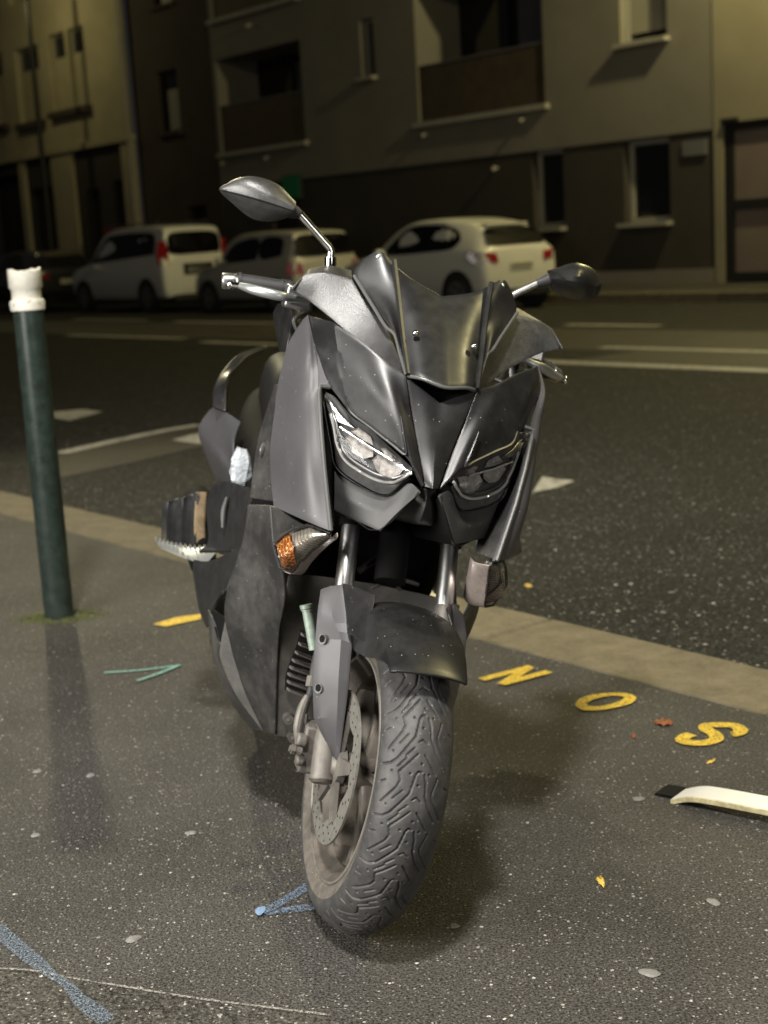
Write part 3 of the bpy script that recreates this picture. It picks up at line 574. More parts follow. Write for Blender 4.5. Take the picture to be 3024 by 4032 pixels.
def kerb_row(name, n0, n1, ztop, zbot, s0, s1, length, label=None):
    bed = MB()
    bed.v = []
    c = sn((s0 + s1) / 2, (n0 + n1) / 2, (zbot + ztop - 0.02) / 2)
    M3 = Matrix((SV, NV, Vector((0, 0, 1)))).transposed()
    bed.box(c, (s1 - s0, n1 - n0 - 0.01, ztop - 0.02 - zbot), 0, M3)
    root = struct(bed.build(name, M['dark'], None, False))
    # one stone mesh, shared
    st = MB(); g = 0.008; b = 0.008
    w, l = (n1 - n0) / 2, length / 2 - g
    zt, zb = ztop, zbot - 0.001
    V = []
    for (zz, ins) in ((zb, 0), (zt - b, 0), (zt, b)):
        V += [(-l + ins, -w + ins, zz), (l - ins, -w + ins, zz), (l - ins, w - ins, zz), (-l + ins, w - ins, zz)]
    Fc = []
    for k in range(2):
        for j in range(4):
            Fc.append((k * 4 + j, k * 4 + (j + 1) % 4, k * 4 + 4 + (j + 1) % 4, k * 4 + 4 + j))
    Fc.append((8, 9, 10, 11))
    first = None
    ang = math.atan2(SV.y, SV.x)
    s = s0
    i = 0
    while s < s1 - 0.01:
        if first is None:
            first = finish('kerb_stone', V, Fc, M['granite'], root, False); o = first
        else:
            o = first.copy(); COL.objects.link(o); o.parent = root
        o.location = sn(s + length / 2, (n0 + n1) / 2, random.uniform(-0.001, 0.001))
        o.rotation_euler = (random.uniform(-.001, .001), random.uniform(-.001, .001), ang + random.uniform(-.003, .003))
        s += length; i += 1
    return root
kerb_row('kerb', 2.715, 3.02, 0.004, -0.10, -1.0, 12.0, 1.0)
kerb_row('far_kerb', 17.98, 18.15, 0.105, -0.10, 4.0, 60.0, 2.0)

def flat(name, pts, z, mt, kind='structure', sub=0):
    o = finish(name, [(p[0], p[1], z) for p in pts], [tuple(range(len(pts)))], mt, None, False)
    if o.data.polygons[0].normal.z < 0: o.data.flip_normals()
    if kind: o['kind'] = kind
    return o
def stroke(pts, w, z, taper=None):
    """a painted stroke of real width following points on the ground"""
    P = crs(np.array(pts, float), 6) if len(pts) > 2 else np.array(pts, float)
    V = []; Fc = []
    for i, p in enumerate(P):
        t = P[min(i + 1, len(P) - 1)] - P[max(i - 1, 0)]; t = t / np.linalg.norm(t); nn = np.array([-t[1], t[0]])
        ww = w * (taper(i / (len(P) - 1)) if taper else 1) / 2
        V += [(*(p + nn * ww), z), (*(p - nn * ww), z)]
    Fc = [(2 * i, 2 * i + 1, 2 * i + 3, 2 * i + 2) for i in range(len(P) - 1)]
    return V, Fc
def upward(o):
    for p in o.data.polygons:
        if p.normal.z < 0:
            o.data.flip_normals(); break
    return o
def stroke_obj(name, strokes, mt, z=0.004, kind='structure'):
    b = MB()
    for q in strokes:
        V, Fc = stroke(*q[:2], z, q[2] if len(q) > 2 else None)
        b.add(V, Fc); z += 0.0012
    o = upward(b.build(name, mt, None, False))
    if kind: o['kind'] = kind
    return o
# road markings (road top lies at -0.05)
ZR = -0.046
flat('repaired_asphalt_strip', GD['band'][0], -0.0475, M['band'])
stroke_obj('bay_line', [(GD['bay'][0], 0.13)], M['roadpaint'], ZR)
flat('bay_marking', GD['tee'][0], ZR, M['roadpaint'])
flat('bay_marking', GD['tri'][0], ZR, M['roadpaint'])
flat('bay_marking', GD['whitepatch'][0], ZR + 0.003, M['roadpaint'])
lane = MB()
for (s0, s1, n0, *hw) in ((0.5, 10.3, 9.75, .13), (7.6, 10.2, 11.15), (11.6, 13.2, 13.75), (17.9, 21.6, 10.75), (14.9, 16.9, 10.42), (24.0, 27.0, 13.6), (18.8, 22.6, 13.4), (28, 31, 10.9)):
    hw = hw[0] if hw else .095; lane.add([sn(s0, n0 - hw, ZR), sn(s1, n0 - hw, ZR), sn(s1, n0 + hw, ZR), sn(s0, n0 + hw, ZR)], [(3, 2, 1, 0)])
o = upward(lane.build('lane_markings', M['roadpaint'], None, False)); struct(o)
b = MB()
for (s0, s1, n0, n1) in ((2.0, 9.5, 9.95, 13.2), (9.5, 34, 10.9, 13.2)):
    b.add([sn(s0, n0, -0.0485), sn(s1, n0, -0.0485), sn(s1, n1, -0.0485), sn(s0, n1, -0.0485)], [(3, 2, 1, 0)])
struct(upward(b.build('lamplit_lane', M['band'], None, False)))  # paler road sheet, the lamplit tone of this lane put into its colour
flat('old_asphalt', GD['patch'][0], 0.003, M['old'])
struct(stroke_obj('asphalt_joint', [(GD['scratch'][0], 0.005)], M['scratch'], 0.0055))
# letters and sprayed marks on the pavement
def blob(c, rx, ry, z, seed, n=18, h=0.003):
    rg = np.random.default_rng(seed); a0 = rg.uniform(0, 6); ph = rg.uniform(0, 6, 3)
    V = [(c[0], c[1], z + h)]; F_ = []
    for ring, (f, zz) in enumerate(((0.7, h * .9), (1.0, 0.0))):
        for j in range(n):
            t = 2 * math.pi * j / n; w = 1 + .08 * math.sin(2 * t + ph[0]) + .08 * math.sin(3 * t + ph[1]) + .05 * math.sin(5 * t + ph[2])
            x, y = rx * w * f * math.cos(t), ry * w * f * math.sin(t)
            V.append((c[0] + x * math.cos(a0) - y * math.sin(a0), c[1] + x * math.sin(a0) + y * math.cos(a0), z + zz))
    F_ += [(0, 1 + j, 1 + (j + 1) % n) for j in range(n)]
    F_ += [(1 + j, 1 + n + j, 1 + n + (j + 1) % n, 1 + (j + 1) % n) for j in range(n)]
    return V, F_
b = MB()
for k, q in enumerate(GD['N']):
    V, Fc = stroke(q, 0.030, 0.004 + 0.0008 * k); b.add(V, Fc)
tag(upward(b.build('painted_letter', M['yellow'], None, False)), 'yellow painted letter N on the pavement close behind the front tyre', 'painted letter', 'yellow letters along the kerb')
b = MB()
A_, B_ = crs(np.array(GD['O'][0] + GD['O'][0][:1]), 4), crs(np.array(GD['Oin'][0] + GD['Oin'][0][:1]), 4)
k = 60
def resample(P, k):
    d = np.r_[0, np.cumsum(np.linalg.norm(np.diff(P, axis=0), axis=1))]; t = np.linspace(0, d[-1], k)
    return np.stack([np.interp(t, d, P[:, i]) for i in range(P.shape[1])], 1)
cA = A_.mean(0)
def by_angle(P, k):
    an = np.unwrap(np.arctan2(P[:, 1] - cA[1], P[:, 0] - cA[0])); rr = np.linalg.norm(P - cA, axis=1)
    if an[-1] < an[0]: an, rr = an[::-1], rr[::-1]
    t = np.linspace(0, 2 * np.pi, k, endpoint=False); lo = an[0]
    r_ = np.interp(lo + np.mod(t - lo, 2 * np.pi), an, rr); return cA + np.stack([np.cos(t), np.sin(t)], 1) * r_[:, None]
PA, PB = by_angle(A_, k), by_angle(B_, k)
b.add([(*p, 0.004) for p in PA] + [(*p, 0.004) for p in PB], [(i, (i + 1) % k, k + (i + 1) % k, k + i) for i in range(k)])
tag(upward(b.build('painted_letter', M['yellow'], None, False)), 'yellow painted letter O on the pavement between the N and the S', 'painted letter', 'yellow letters along the kerb')
o = stroke_obj('painted_letter', [(GD['S'][0], 0.033)], M['yellow'], 0.004, None)
tag(o, 'yellow painted letter S on the pavement nearest the white strip', 'painted letter', 'yellow letters along the kerb')
o = flat('painted_stroke', GD['dash'][0], 0.004, M['yellow'], None)
tag(o, 'short yellow painted stroke on the pavement left of the scooter', 'painted mark')
o = stroke_obj('spray_mark', [(GD['green'][0], 0.014), (GD['green'][1], 0.014)], M['chalkgreen'], 0.004, None)
tag(o, 'pale green sprayed arrow mark on the pavement left of the scooter', 'spray mark')
o = stroke_obj('spray_mark', [(GD['bluerays'][0], 0.020, lambda t: .9 + .5 * t), (GD['bluerays'][1], 0.020, lambda t: .9 + .5 * t)], M['chalkblue'], 0.004, None)
tag(o, 'faded blue sprayed V mark beside the front tyre', 'spray mark')
V, F_ = blob(GD['bluedot'][0][1], .017, .009, .0060, 77, h=.0006); o2 = finish('spray_dot', V, F_, M['chalkblue3'], o)
bl = GD['blueline'][0]
o = stroke_obj('spray_mark', [(bl, 0.030, lambda t: .8 + .25 * math.sin(9 * t))], M['chalkblue2'], 0.0075, None)
tag(o, 'faint blue sprayed line in the bottom left corner of the pavement', 'spray mark')

# gum, leaves
GUM = ['flattened pale gum spot on the pavement, leftmost of the close pair', 'flattened pale gum spot on the pavement, right one of the close pair',
       'faint yellowish gum spot on the pavement near the left edge', 'ragged pale gum spot on the pavement left of the tyre',
       'broken gum spot on the pavement above the pale joint line', 'round pale gum spot right of the tyre contact point',
       'smeared gum spot on the pavement below the white strip', 'bright ragged gum spot near the bottom right corner',
       'dull grey gum spot on the pavement beside the white strip', 'small white scrap lying on the road beyond the kerb', 'tiny white spot on the pavement left of the wheel']
GS = [(.013, .011), (.013, .012), (.012, .010), (.014, .009), (.020, .010), (.010, .009), (.017, .010), (.020, .013), (.014, .011), (.014, .010), (.005, .005)]
for k, (q, lab, sz) in enumerate(zip(GD['gum'], GUM, GS)):
    road = k == 9
    V, F_ = blob(q[0], sz[0] * .85, sz[1], -0.05 if road else 0.001, k + 3)
    o = finish('paper_scrap' if road else 'gum_spot', V, F_, M['gum'])
    tag(o, lab, 'litter' if road else 'gum spot', None if road else 'gum spots trodden into the pavement')
def leaf(pts, z, mt, lab, road=False, curl=0.006):
    P = np.array(pts, float); c = P.mean(0)
    n = len(P); Q = crs(np.vstack([P, P[:1]]), 5)[:-1]; k = len(Q)
    V = [(*c, z + 0.003)] + [(*q, z + 0.001 + curl * abs(math.sin(2.1 * i))) for i, q in enumerate(Q)]
    top = [(0, 1 + i, 1 + (i + 1) % k) for i in range(k)]
    o = finish('leaf', V, top, mt); md = o.modifiers.new('thickness', 'SOLIDIFY'); md.thickness = 0.0006
    tag(o, lab, 'leaf', 'fallen leaves')
leaf(GD['leafy'][0], 0, M['leafyellow'], 'small yellow leaf lying flat in front of the scooter', curl=.004)
leaf(GD['leafb'][0], 0, M['leafbrown'], 'curled reddish brown leaf between the letters O and S')
leaf(GD['leafc'][0], 0, M['leafyellow'], 'orange leaf fragment below the letter S', curl=.003)
leaf(GD['leafd'][0], -0.05, M['leafyellow'], 'small orange leaf on the road beside the scooter', curl=.004)
leaf(GD['leafe'][0], 0, M['leafbrown'], 'dark brown leaf scrap below the letter O', curl=.003)

# white strip at the right edge
pk = thing('metal_strip', 'white enamelled metal strip with a bent end and a modelled dark shadow, lying on the pavement', 'metal strip')
top = np.array(GD['plank'][0]); bot = np.array(GD['plank'][1])
# the strip is 60 mm wide, 8 mm thick, its end bent down to the ground
e0 = (top[0] + bot[0]) / 2
ax = np.array([0.165, -0.135]); ax /= np.linalg.norm(ax); sd = np.array([-ax[1], ax[0]])
prof = [(-0.004, 0.008), (0.035, 0.022), (0.08, 0.027), (0.20, 0.030), (0.40, 0.034)]
E0 = np.array([0.580, 2.785])
def strip(profile, w0, w1, th):
    V = []; Fc = []
    for i, (d, z) in enumerate(profile):
        for (ww, dz) in ((w0, z - th), (w0, z), (w1, z), (w1, z - th)):
            p = E0 + ax * d + sd * ww; V.append((p[0], p[1], dz))
    n = len(profile)
    for i in range(n - 1):
        for j in range(4): Fc.append((i * 4 + j, i * 4 + (j + 1) % 4, (i + 1) * 4 + (j + 1) % 4, (i + 1) * 4 + j))
    Fc += [(3, 2, 1, 0), tuple((n - 1) * 4 + j for j in range(4))]
    return V, Fc
pr_ = [tuple(x) for x in crs(np.array(prof), 5)]
V, Fc = strip(pr_, -0.030, 0.034, 0.006); o = finish('strip_body', V, Fc, M['plank'], pk, True, 40)
V, Fc = strip([(d, z - 0.001) for d, z in pr_], -0.0335, -0.030, 0.010); finish('strip_lip', V, Fc, M['plankedge'], pk, True, 40)
V, Fc = strip([(-0.052, 0.004), (-0.03, 0.006), (-0.003, 0.006)], -0.012, 0.046, 0.0055); finish('end_shadow', V, Fc, M['black'], pk, True, 40)  # dark slab standing in for the shadow off the raised end

# ------------------------------------------------------------------ bollard
bo = thing('bollard', 'dark green pavement bollard with chipped cream top', 'bollard', (-1.104, 4.615, 0))
def lathe(prof, n=40, jit=None):
    V = []; Fc = []
    for i, (r_, z) in enumerate(prof):
        for j in range(n):
            a = 2 * math.pi * j / n
            zz = z + (jit(i, a) if jit else 0)
            V.append((r_ * math.cos(a), r_ * math.sin(a), zz))
    for i in range(len(prof) - 1):
        for j in range(n): Fc.append((i * n + j, i * n + (j + 1) % n, (i + 1) * n + (j + 1) % n, (i + 1) * n + j))
    return V, Fc
V, Fc = lathe([(.049, -0.02), (.049, .3), (.0485, 1.02)])
finish('pole', V, Fc, M['post'], bo)
def ragged(i, a):
    if i < 7: return 0
    return 0.0035 * math.sin(2 * a + 0.6) + 0.0022 * math.sin(5 * a + 1) + 0.0014 * math.sin(11 * a)
V, Fc = lathe([(.047, 1.018), (.054, 1.020), (.0555, 1.045), (.052, 1.052), (.0465, 1.056), (.0465, 1.086), (.053, 1.092), (.0525, 1.146), (.048, 1.148), (.030, 1.138), (.0, 1.13)], 48, ragged)
finish('cap', V, Fc, M['cream'], bo, True, 50)
V = []; Fc = []
rg = np.random.default_rng(5)
for k in range(420):
    a = rg.uniform(0, 2 * math.pi); d = 0.046 + abs(rg.normal(0, 0.035)); s_ = rg.uniform(.003, .008)
    x = -1.104 + d * math.cos(a) * 1.5 + (0.02 if rg.random() < .5 else 0); y = 4.615 + d * math.sin(a) * .9; n0 = len(V); h_ = rg.uniform(.003, .012) * max(.25, 1 - (d - .046) * 9)
    t0 = rg.uniform(0, 6)
    V += [(x + s_ * math.cos(t0 + q), y + s_ * math.sin(t0 + q), 0.0005) for q in (0, 2.1, 4.2)] + [(x, y, h_)]
    Fc += [(n0, n0 + 1, n0 + 3), (n0 + 1, n0 + 2, n0 + 3), (n0 + 2, n0, n0 + 3)]
struct(finish('moss', V, Fc, M['moss']), 'stuff')

# ------------------------------------------------------------------ buildings (wall frame: s along, z up, n out of the street)
def wp(s, z, n): return sn(s, n, z)
def facade(name, s0, s1, z0, z1, n, holes, mt, parent, depth=0.35, revmt=None, back=None):
    ss = sorted(set([s0, s1] + [h[0] for h in holes] + [h[1] for h in holes])); zs = sorted(set([z0, z1] + [h[2] for h in holes] + [h[3] for h in holes]))
    ss = [x for x in ss if s0 <= x <= s1]; zs = [x for x in zs if z0 <= x <= z1]
    b = MB()
    for a, c in zip(ss[:-1], ss[1:]):
        for e, f in zip(zs[:-1], zs[1:]):
            ms, mz = (a + c) / 2, (e + f) / 2
            if any(h[0] < ms < h[1] and h[2] < mz < h[3] for h in holes): continue
            b.add([wp(a, e, n), wp(c, e, n), wp(c, f, n), wp(a, f, n)], [(0, 1, 2, 3)])
    for h in holes:
        d = h[4] if len(h) > 4 else depth
        a, c, e, f = h[:4]
        fr = [wp(a, e, n), wp(c, e, n), wp(c, f, n), wp(a, f, n)]; bk = [wp(a, e, n + d), wp(c, e, n + d), wp(c, f, n + d), wp(a, f, n + d)]
        b.add(fr + bk, [(0, 1, 5, 4), (1, 2, 6, 5), (2, 3, 7, 6), (3, 0, 4, 7)])
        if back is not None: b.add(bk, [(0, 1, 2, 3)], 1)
    return b.build(name, [mt, back or mt], parent, False)
def slab(name, s0, s1, z0, z1, n0, n1, mt, parent):
    b = MB(); M3 = Matrix((SV, NV, Vector((0, 0, 1)))).transposed()
    b.box(sn((s0 + s1) / 2, (n0 + n1) / 2, (z0 + z1) / 2), (s1 - s0, n1 - n0, z1 - z0), 0, M3)
    return b.build(name, mt, parent, False)
def window(s0, s1, z0, z1, n, parent, sill=0.16, sash=1, fw=0.07, shut=0, frame=None):
    fr = MB(); M3 = Matrix((SV, NV, Vector((0, 0, 1)))).transposed()
    def bar(a, c, e, f): fr.box(sn((a + c) / 2, n, (e + f) / 2), (c - a, 0.06, f - e), 0, M3)
    bar(s0, s0 + fw, z0, z1); bar(s1 - fw, s1, z0, z1); bar(s0 + fw, s1 - fw, z0, z0 + fw); bar(s0 + fw, s1 - fw, z1 - fw, z1)
    if sash == 2: bar((s0 + s1) / 2 - .04, (s0 + s1) / 2 + .04, z0 + fw, z1 - fw)
    f = fr.build('window', frame or M['frame'], parent, False)
    w = slab('pane', s0 + fw, s1 - fw, z0 + fw, z1 - fw, n + 0.012, n + 0.022, M['glass'], f)
    if shut: slab('shutter', s0 + fw + .01, s1 - fw - .01, z1 - shut, z1 - fw - .005, n - .012, n + .004, M['shutter'], f)
    return f
NF = 20.8
# main block
mb = thing('apartment_building', 'beige apartment block with recessed brown balconies over a dark ground floor', 'building', sn(24, NF, .1))
UW = [(28.33, 32.02, 3.62, 5.97, 1.3), (20.33, 24.13, 3.62, 6.4, 1.3), (28.33, 32.02, 6.92, 9.4, 1.3), (20.33, 24.13, 6.92, 9.4, 1.3), (17.25, 18.35, 4.47, 6.25, .28), (25.55, 26.02, 4.80, 6.06, .3), (17.25, 18.35, 7.6, 9.4, .28), (25.55, 26.02, 7.95, 9.2, .3)]
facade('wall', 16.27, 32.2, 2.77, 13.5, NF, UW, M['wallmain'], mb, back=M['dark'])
GW = [(19.93, 20.78, 1.25, 2.765, .3), (17.27, 18.37, 1.24, 2.74, .3), (28.9, 30.0, 0.2, 2.3, .25)]
facade('ground_floor_wall', 16.27, 32.2, 0.1, 2.77, NF + 0.03, GW, M['wallgf'], mb, back=M['dark'])
slab('plinth', 16.3, 28.8, 0.1, 0.36, NF - 0.03, NF + 0.02, M['wallmain'], mb)
b = MB()
b.add([wp(32.2, .1, NF + .031), wp(32.2, 13.5, NF), wp(32.2, 13.5, NF + 10), wp(32.2, .1, NF + 10)], [(0, 1, 2, 3)])
b.add([wp(16.27, .1, NF + .031), wp(16.27, 13.5, NF), wp(16.27, 13.5, NF + 10), wp(16.27, .1, NF + 10)], [(3, 2, 1, 0)])
b.build('side_wall', M['wallmain'], mb, False)
slab('roof', 16.2, 32.25, 13.5, 13.8, NF - .2, NF + 10, M['trim'], mb)
for (a, c, e, f, d) in UW[:4]:
    slab('balcony_slab', a - .12, c + .12, e - .08, e + .02, NF - .12, NF + .02, M['trim'], mb)
    slab('balcony_parapet', a + .003, c - .003, e + .03, e + 1.17, NF + .05, NF + .11, M['parapet'], mb)
    slab('balcony_rail', a + .003, c - .003, e + 1.175, e + 1.205, NF + .03, NF + .12, M['grill'], mb)
    w = slab('balcony_window', a + .15, a + 1.9, e + .05, min(f, 6.2) - .25, NF + 1.22, NF + 1.28, M['grill'], mb)
    slab('pane', c - 1.6, c - .2, e + .05, f - .3, NF + 1.24, NF + 1.29, M['glass'], w)
for k, (a, c, e, f, d) in enumerate(UW[4:]):
    w = window(a, c, e, f, NF + d - .08, mb, shut=(f - e) * (.9 if k in (0, 2) else 0))
    slab('window_sill', a - .06, c + .06, e - .07, e + .002, NF - .17, NF + .04, M['trim'], mb)
for (a, c, e, f, d) in GW[:2]:
    window(a, c, e, f, NF + .03 + d - .10, mb, fw=0.09)
    slab('window_sill', a - .05, c + .05, e - .07, e + .002, NF - .16, NF + .05, M['trim'], mb)
slab('door', 28.95, 29.95, 0.2, 2.25, NF + .2, NF + .25, M['cartrim'], mb)
b = MB()
for s_, z_ in ((23.9, 3.40), (20.9, 3.42), (31.9, 3.42), (30.3, 6.6), (29.9, 3.40)):
    b.tube([wp(s_, z_, NF + .01), wp(s_, z_ - .06, NF - .16)], 0.035, 8)
o = b.build('drain_spout', M['trim'], mb); o['kind'] = 'stuff'
o = slab('house_sign', 16.42, 16.95, 2.36, 2.62, NF - .01, NF + .035, M['grill'], None); tag(o, 'small grey plate high on the dark ground floor wall beside the gate', 'wall plate')
wl = thing('wall_lamp', 'small pale wall lamp under the edge of the beige wall', 'wall lamp', sn(21.75, NF, 2.52))
b = MB(); b.tube([(0, 0, 0), (-.07, -.055, -.01)], .025, 8); b.build('bracket', M['trim'], wl)
b = MB(); b.dome((-.08, -.065, -.02), (-.6, -.5, -.5), .055, .06, n=10); b.build('lamp_shade', M['trim'], wl)
gs = thing('lit_sign', 'small dim green lit sign on the dark ground floor wall behind the mirror', 'sign', sn(28.9, NF, 2.2))
o = slab('sign_face', 28.62, 29.30, 2.32, 2.86, NF - .10, NF - .07, M['greensign'], gs); o.matrix_parent_inverse = Matrix.Translation(-gs.location)
o = slab('sign_box', 28.60, 29.32, 2.30, 2.88, NF - .068, NF + .03, M['cartrim'], gs); o.matrix_parent_inverse = Matrix.Translation(-gs.location)

def fix_children(root):
    """children were modelled in world space: keep them there"""
    inv = Matrix.Translation(root.location).inverted()
    for c in root.children:
        if c.name.split('.')[0] in ('bracket', 'lamp_shade'): continue
        c.matrix_parent_inverse = inv
fix_children(mb)

# dark house in the middle
db = thing('dark_house', 'narrow unlit dark brown house with two small windows between pale buildings', 'building', sn(34.3, NF, .1))
ND = NF + 0.12
DW = [(34.15, 35.2, 4.42, 6.05, .25), (34.1, 35.1, 7.72, 9.4, .25), (33.2, 34.2, .2, 2.4, .25)]
facade('wall', 32.2, 36.55, 0.1, 13.0, ND, DW, M['walldark'], db, back=M['dark'])
for k, (a, c, e, f, d) in enumerate(DW[:2]):
    window(a, c, e, f, ND + .15, db, shut=0, frame=M['walldark'])
    slab('shutter', a + .02, a + .62, e + .06, e + 1.12, ND + .06, ND + .10, M['shutter'], db)
    slab('window_sill', a - .06, c + .06, e - .08, e + .002, ND - .12, ND + .04, M['walldark'], db)
slab('door', 33.25, 34.15, .2, 2.35, ND + .2, ND + .24, M['dark'], db)
slab('roof', 32.2, 36.55, 13.0, 13.2, ND - .15, ND + 9, M['walldark'], db)
fix_children(db)

# left building
lb = thing('cream_building', 'cream building with tall paired windows above a darker shop level', 'building', sn(46, NF, .1))
LW = []
for k in range(5):
    o_ = k * 5.6
    LW += [(38.95 + o_, 39.95 + o_, 5.62, 7.86, .3), (40.15 + o_, 41.2 + o_, 5.62, 7.86, .3), (41.95 + o_, 43.6 + o_, 5.5, 7.75, .3)]
LW += [(a, c, e + 3.6, f + 3.6, d) for a, c, e, f, d in LW]
facade('wall', 36.55, 66, 4.4, 13.5, NF, LW, M['wallcream'], lb, back=M['dark'])
LG = [(37.35, 38.05, .2, 3.35, .3), (38.95, 39.75, .2, 3.2, .3), (44.1, 46.4, .2, 4.0, .4), (41.9, 43.6, .2, 3.45, .35), (48, 51, .2, 3.6, .4), (53, 57, .2, 3.6, .4)]
facade('shop_wall', 36.55, 66, 0.1, 4.4, NF + .05, LG, M['wallgf'], lb, back=M['dark'])
for a, c in ((36.56, 37.25), (40.3, 41.7), (43.65, 44.05)):
    slab('pilaster', a, c, .1, 4.38, NF - .06, NF + .04, M['wallcream'], lb)
slab('ledge', 36.5, 66, 4.38, 4.55, NF - .14, NF + .04, M['wallcream'], lb)
for i, (a, c, e, f, d) in enumerate(LW):
    if a > 50 or e > 8 and a > 46: continue
    w = window(a, c, e, f, NF + .2, lb, fw=.06)
    slab('shutter', a + .065, c - .065, e + .065, f - .68, NF + .16, NF + .19, M['wallcream'], w)
for k in range(3):
    o_ = k * 5.6
    slab('window_sill', 38.8 + o_, 41.35 + o_, 5.42, 5.60, NF - .20, NF + .03, M['walldark'], lb)
    slab('window_sill', 41.85 + o_, 43.7 + o_, 5.3, 5.48, NF - .20, NF + .03, M['walldark'], lb)
for (a, c, e, f, d) in LG[:4]:
    slab('door', a + .05, c - .05, e, f - .08, NF + .25, NF + .3, M['dark'], lb)
slab('roof', 36.5, 66, 13.5, 13.8, NF - .3, NF + 10, M['trim'], lb)
fix_children(lb)
dp = thing('drainpipe', 'pale vertical drainpipe at the right end of the cream building', 'drainpipe', sn(36.62, NF - .1, .1))
b = MB(); b.tube([(0, 0, 0), (0, 0, 13)], .055, 10); b.build('pipe', M['trim'], dp)
for z in (1.5, 4.1, 7.0, 10.0):
    b = MB(); b.tube([(0, 0, z), (0, 0, z + .08)], .075, 10); b.build('pipe_clamp', M['trim'], dp)
o = slab('shop_sign', 36.9, 38.6, 1.75, 2.0, NF - .12, NF - .02, M['signred'], None); tag(o, 'low red awning board behind the white people carrier', 'sign')

# right building with its gate
rb = thing('pale_building', 'pale lamp lit building with a dark framed gate at the right edge', 'building', sn(8, NF, .1))
facade('wall', -12, 16.24, 0.1, 13.5, NF - .02, [(9.0, 16.05, .1, 2.85, .35)], M['wallcream2'], rb, back=M['dark'])
b = MB(); b.add([wp(16.24, .1, NF - .02), wp(16.24, 13.5, NF - .02), wp(16.24, 13.5, NF + 10), wp(16.24, .1, NF + 10)], [(0, 1, 2, 3)]); b.build('side_wall', M['wallcream2'], rb, False)
slab('roof', -12, 16.24, 13.5, 13.7, NF - .3, NF + 10, M['trim'], rb)
fix_children(rb)
gt = thing('gate', 'dark framed metal gate with smooth pinkish panels at the right edge', 'gate', sn(13, NF, .1))
NG = NF + .06
def gbar(a, c, e, f): return (a, c, e, f)
b = MB(); M3 = Matrix((SV, NV, Vector((0, 0, 1)))).transposed()
for (a, c, e, f) in ((15.86, 16.03, .12, 2.84), (12.4, 12.55, .12, 2.84), (9.02, 9.17, .12, 2.84), (9.17, 12.4, 2.7, 2.84), (12.55, 15.86, 2.7, 2.84), (9.17, 12.4, 1.36, 1.53), (12.55, 15.86, 1.36, 1.53), (9.17, 12.4, .12, .28), (12.55, 15.86, .12, .28)):
    b.box(sn((a + c) / 2, NG, (e + f) / 2), (c - a, .10, f - e), 0, M3)
b.build('gate_frame', M['gateframe'], gt, False)
for a, c in ((9.17, 12.4), (12.55, 15.86)):
    slab('gate_panel', a + .003, c - .003, 1.532, 2.698, NG + .01, NG + .03, M['gate'], gt)
    slab('gate_panel', a + .003, c - .003, .282, 1.358, NG + .01, NG + .03, M['gate'], gt)
slab('gate_cap', 15.7, 16.05, 2.845, 2.92, NG - .14, NG + .02, M['gateframe'], gt)
fix_children(gt)

# street lamp
sl = thing('street_lamp', 'tall thin dark street lamp post in front of the cream building', 'street lamp', sn(39.3, 19.3, .1))
b = MB(); b.tube([(0, 0, 0), (0, 0, .6), (0, 0, .62), (0, 0, 8.5)], [.11, .11, .085, .065], 14); b.build('post', M['pole'], sl)
ar = -NV
b = MB(); b.tube([(0, 0, 8.3), tuple(ar * .25 + Vector((0, 0, 8.75))), tuple(ar * .7 + Vector((0, 0, 8.9)))], .035, 10, smooth=5); b.build('arm', M['pole'], sl)
b = MB(); b.tube([tuple(ar * .55 + Vector((0, 0, 8.88))), tuple(ar * .75 + Vector((0, 0, 8.92))), tuple(ar * 1.15 + Vector((0, 0, 8.93)))], [.05, .12, .08], 12, flat=.5); b.build('lamp_head', M['pole'], sl)

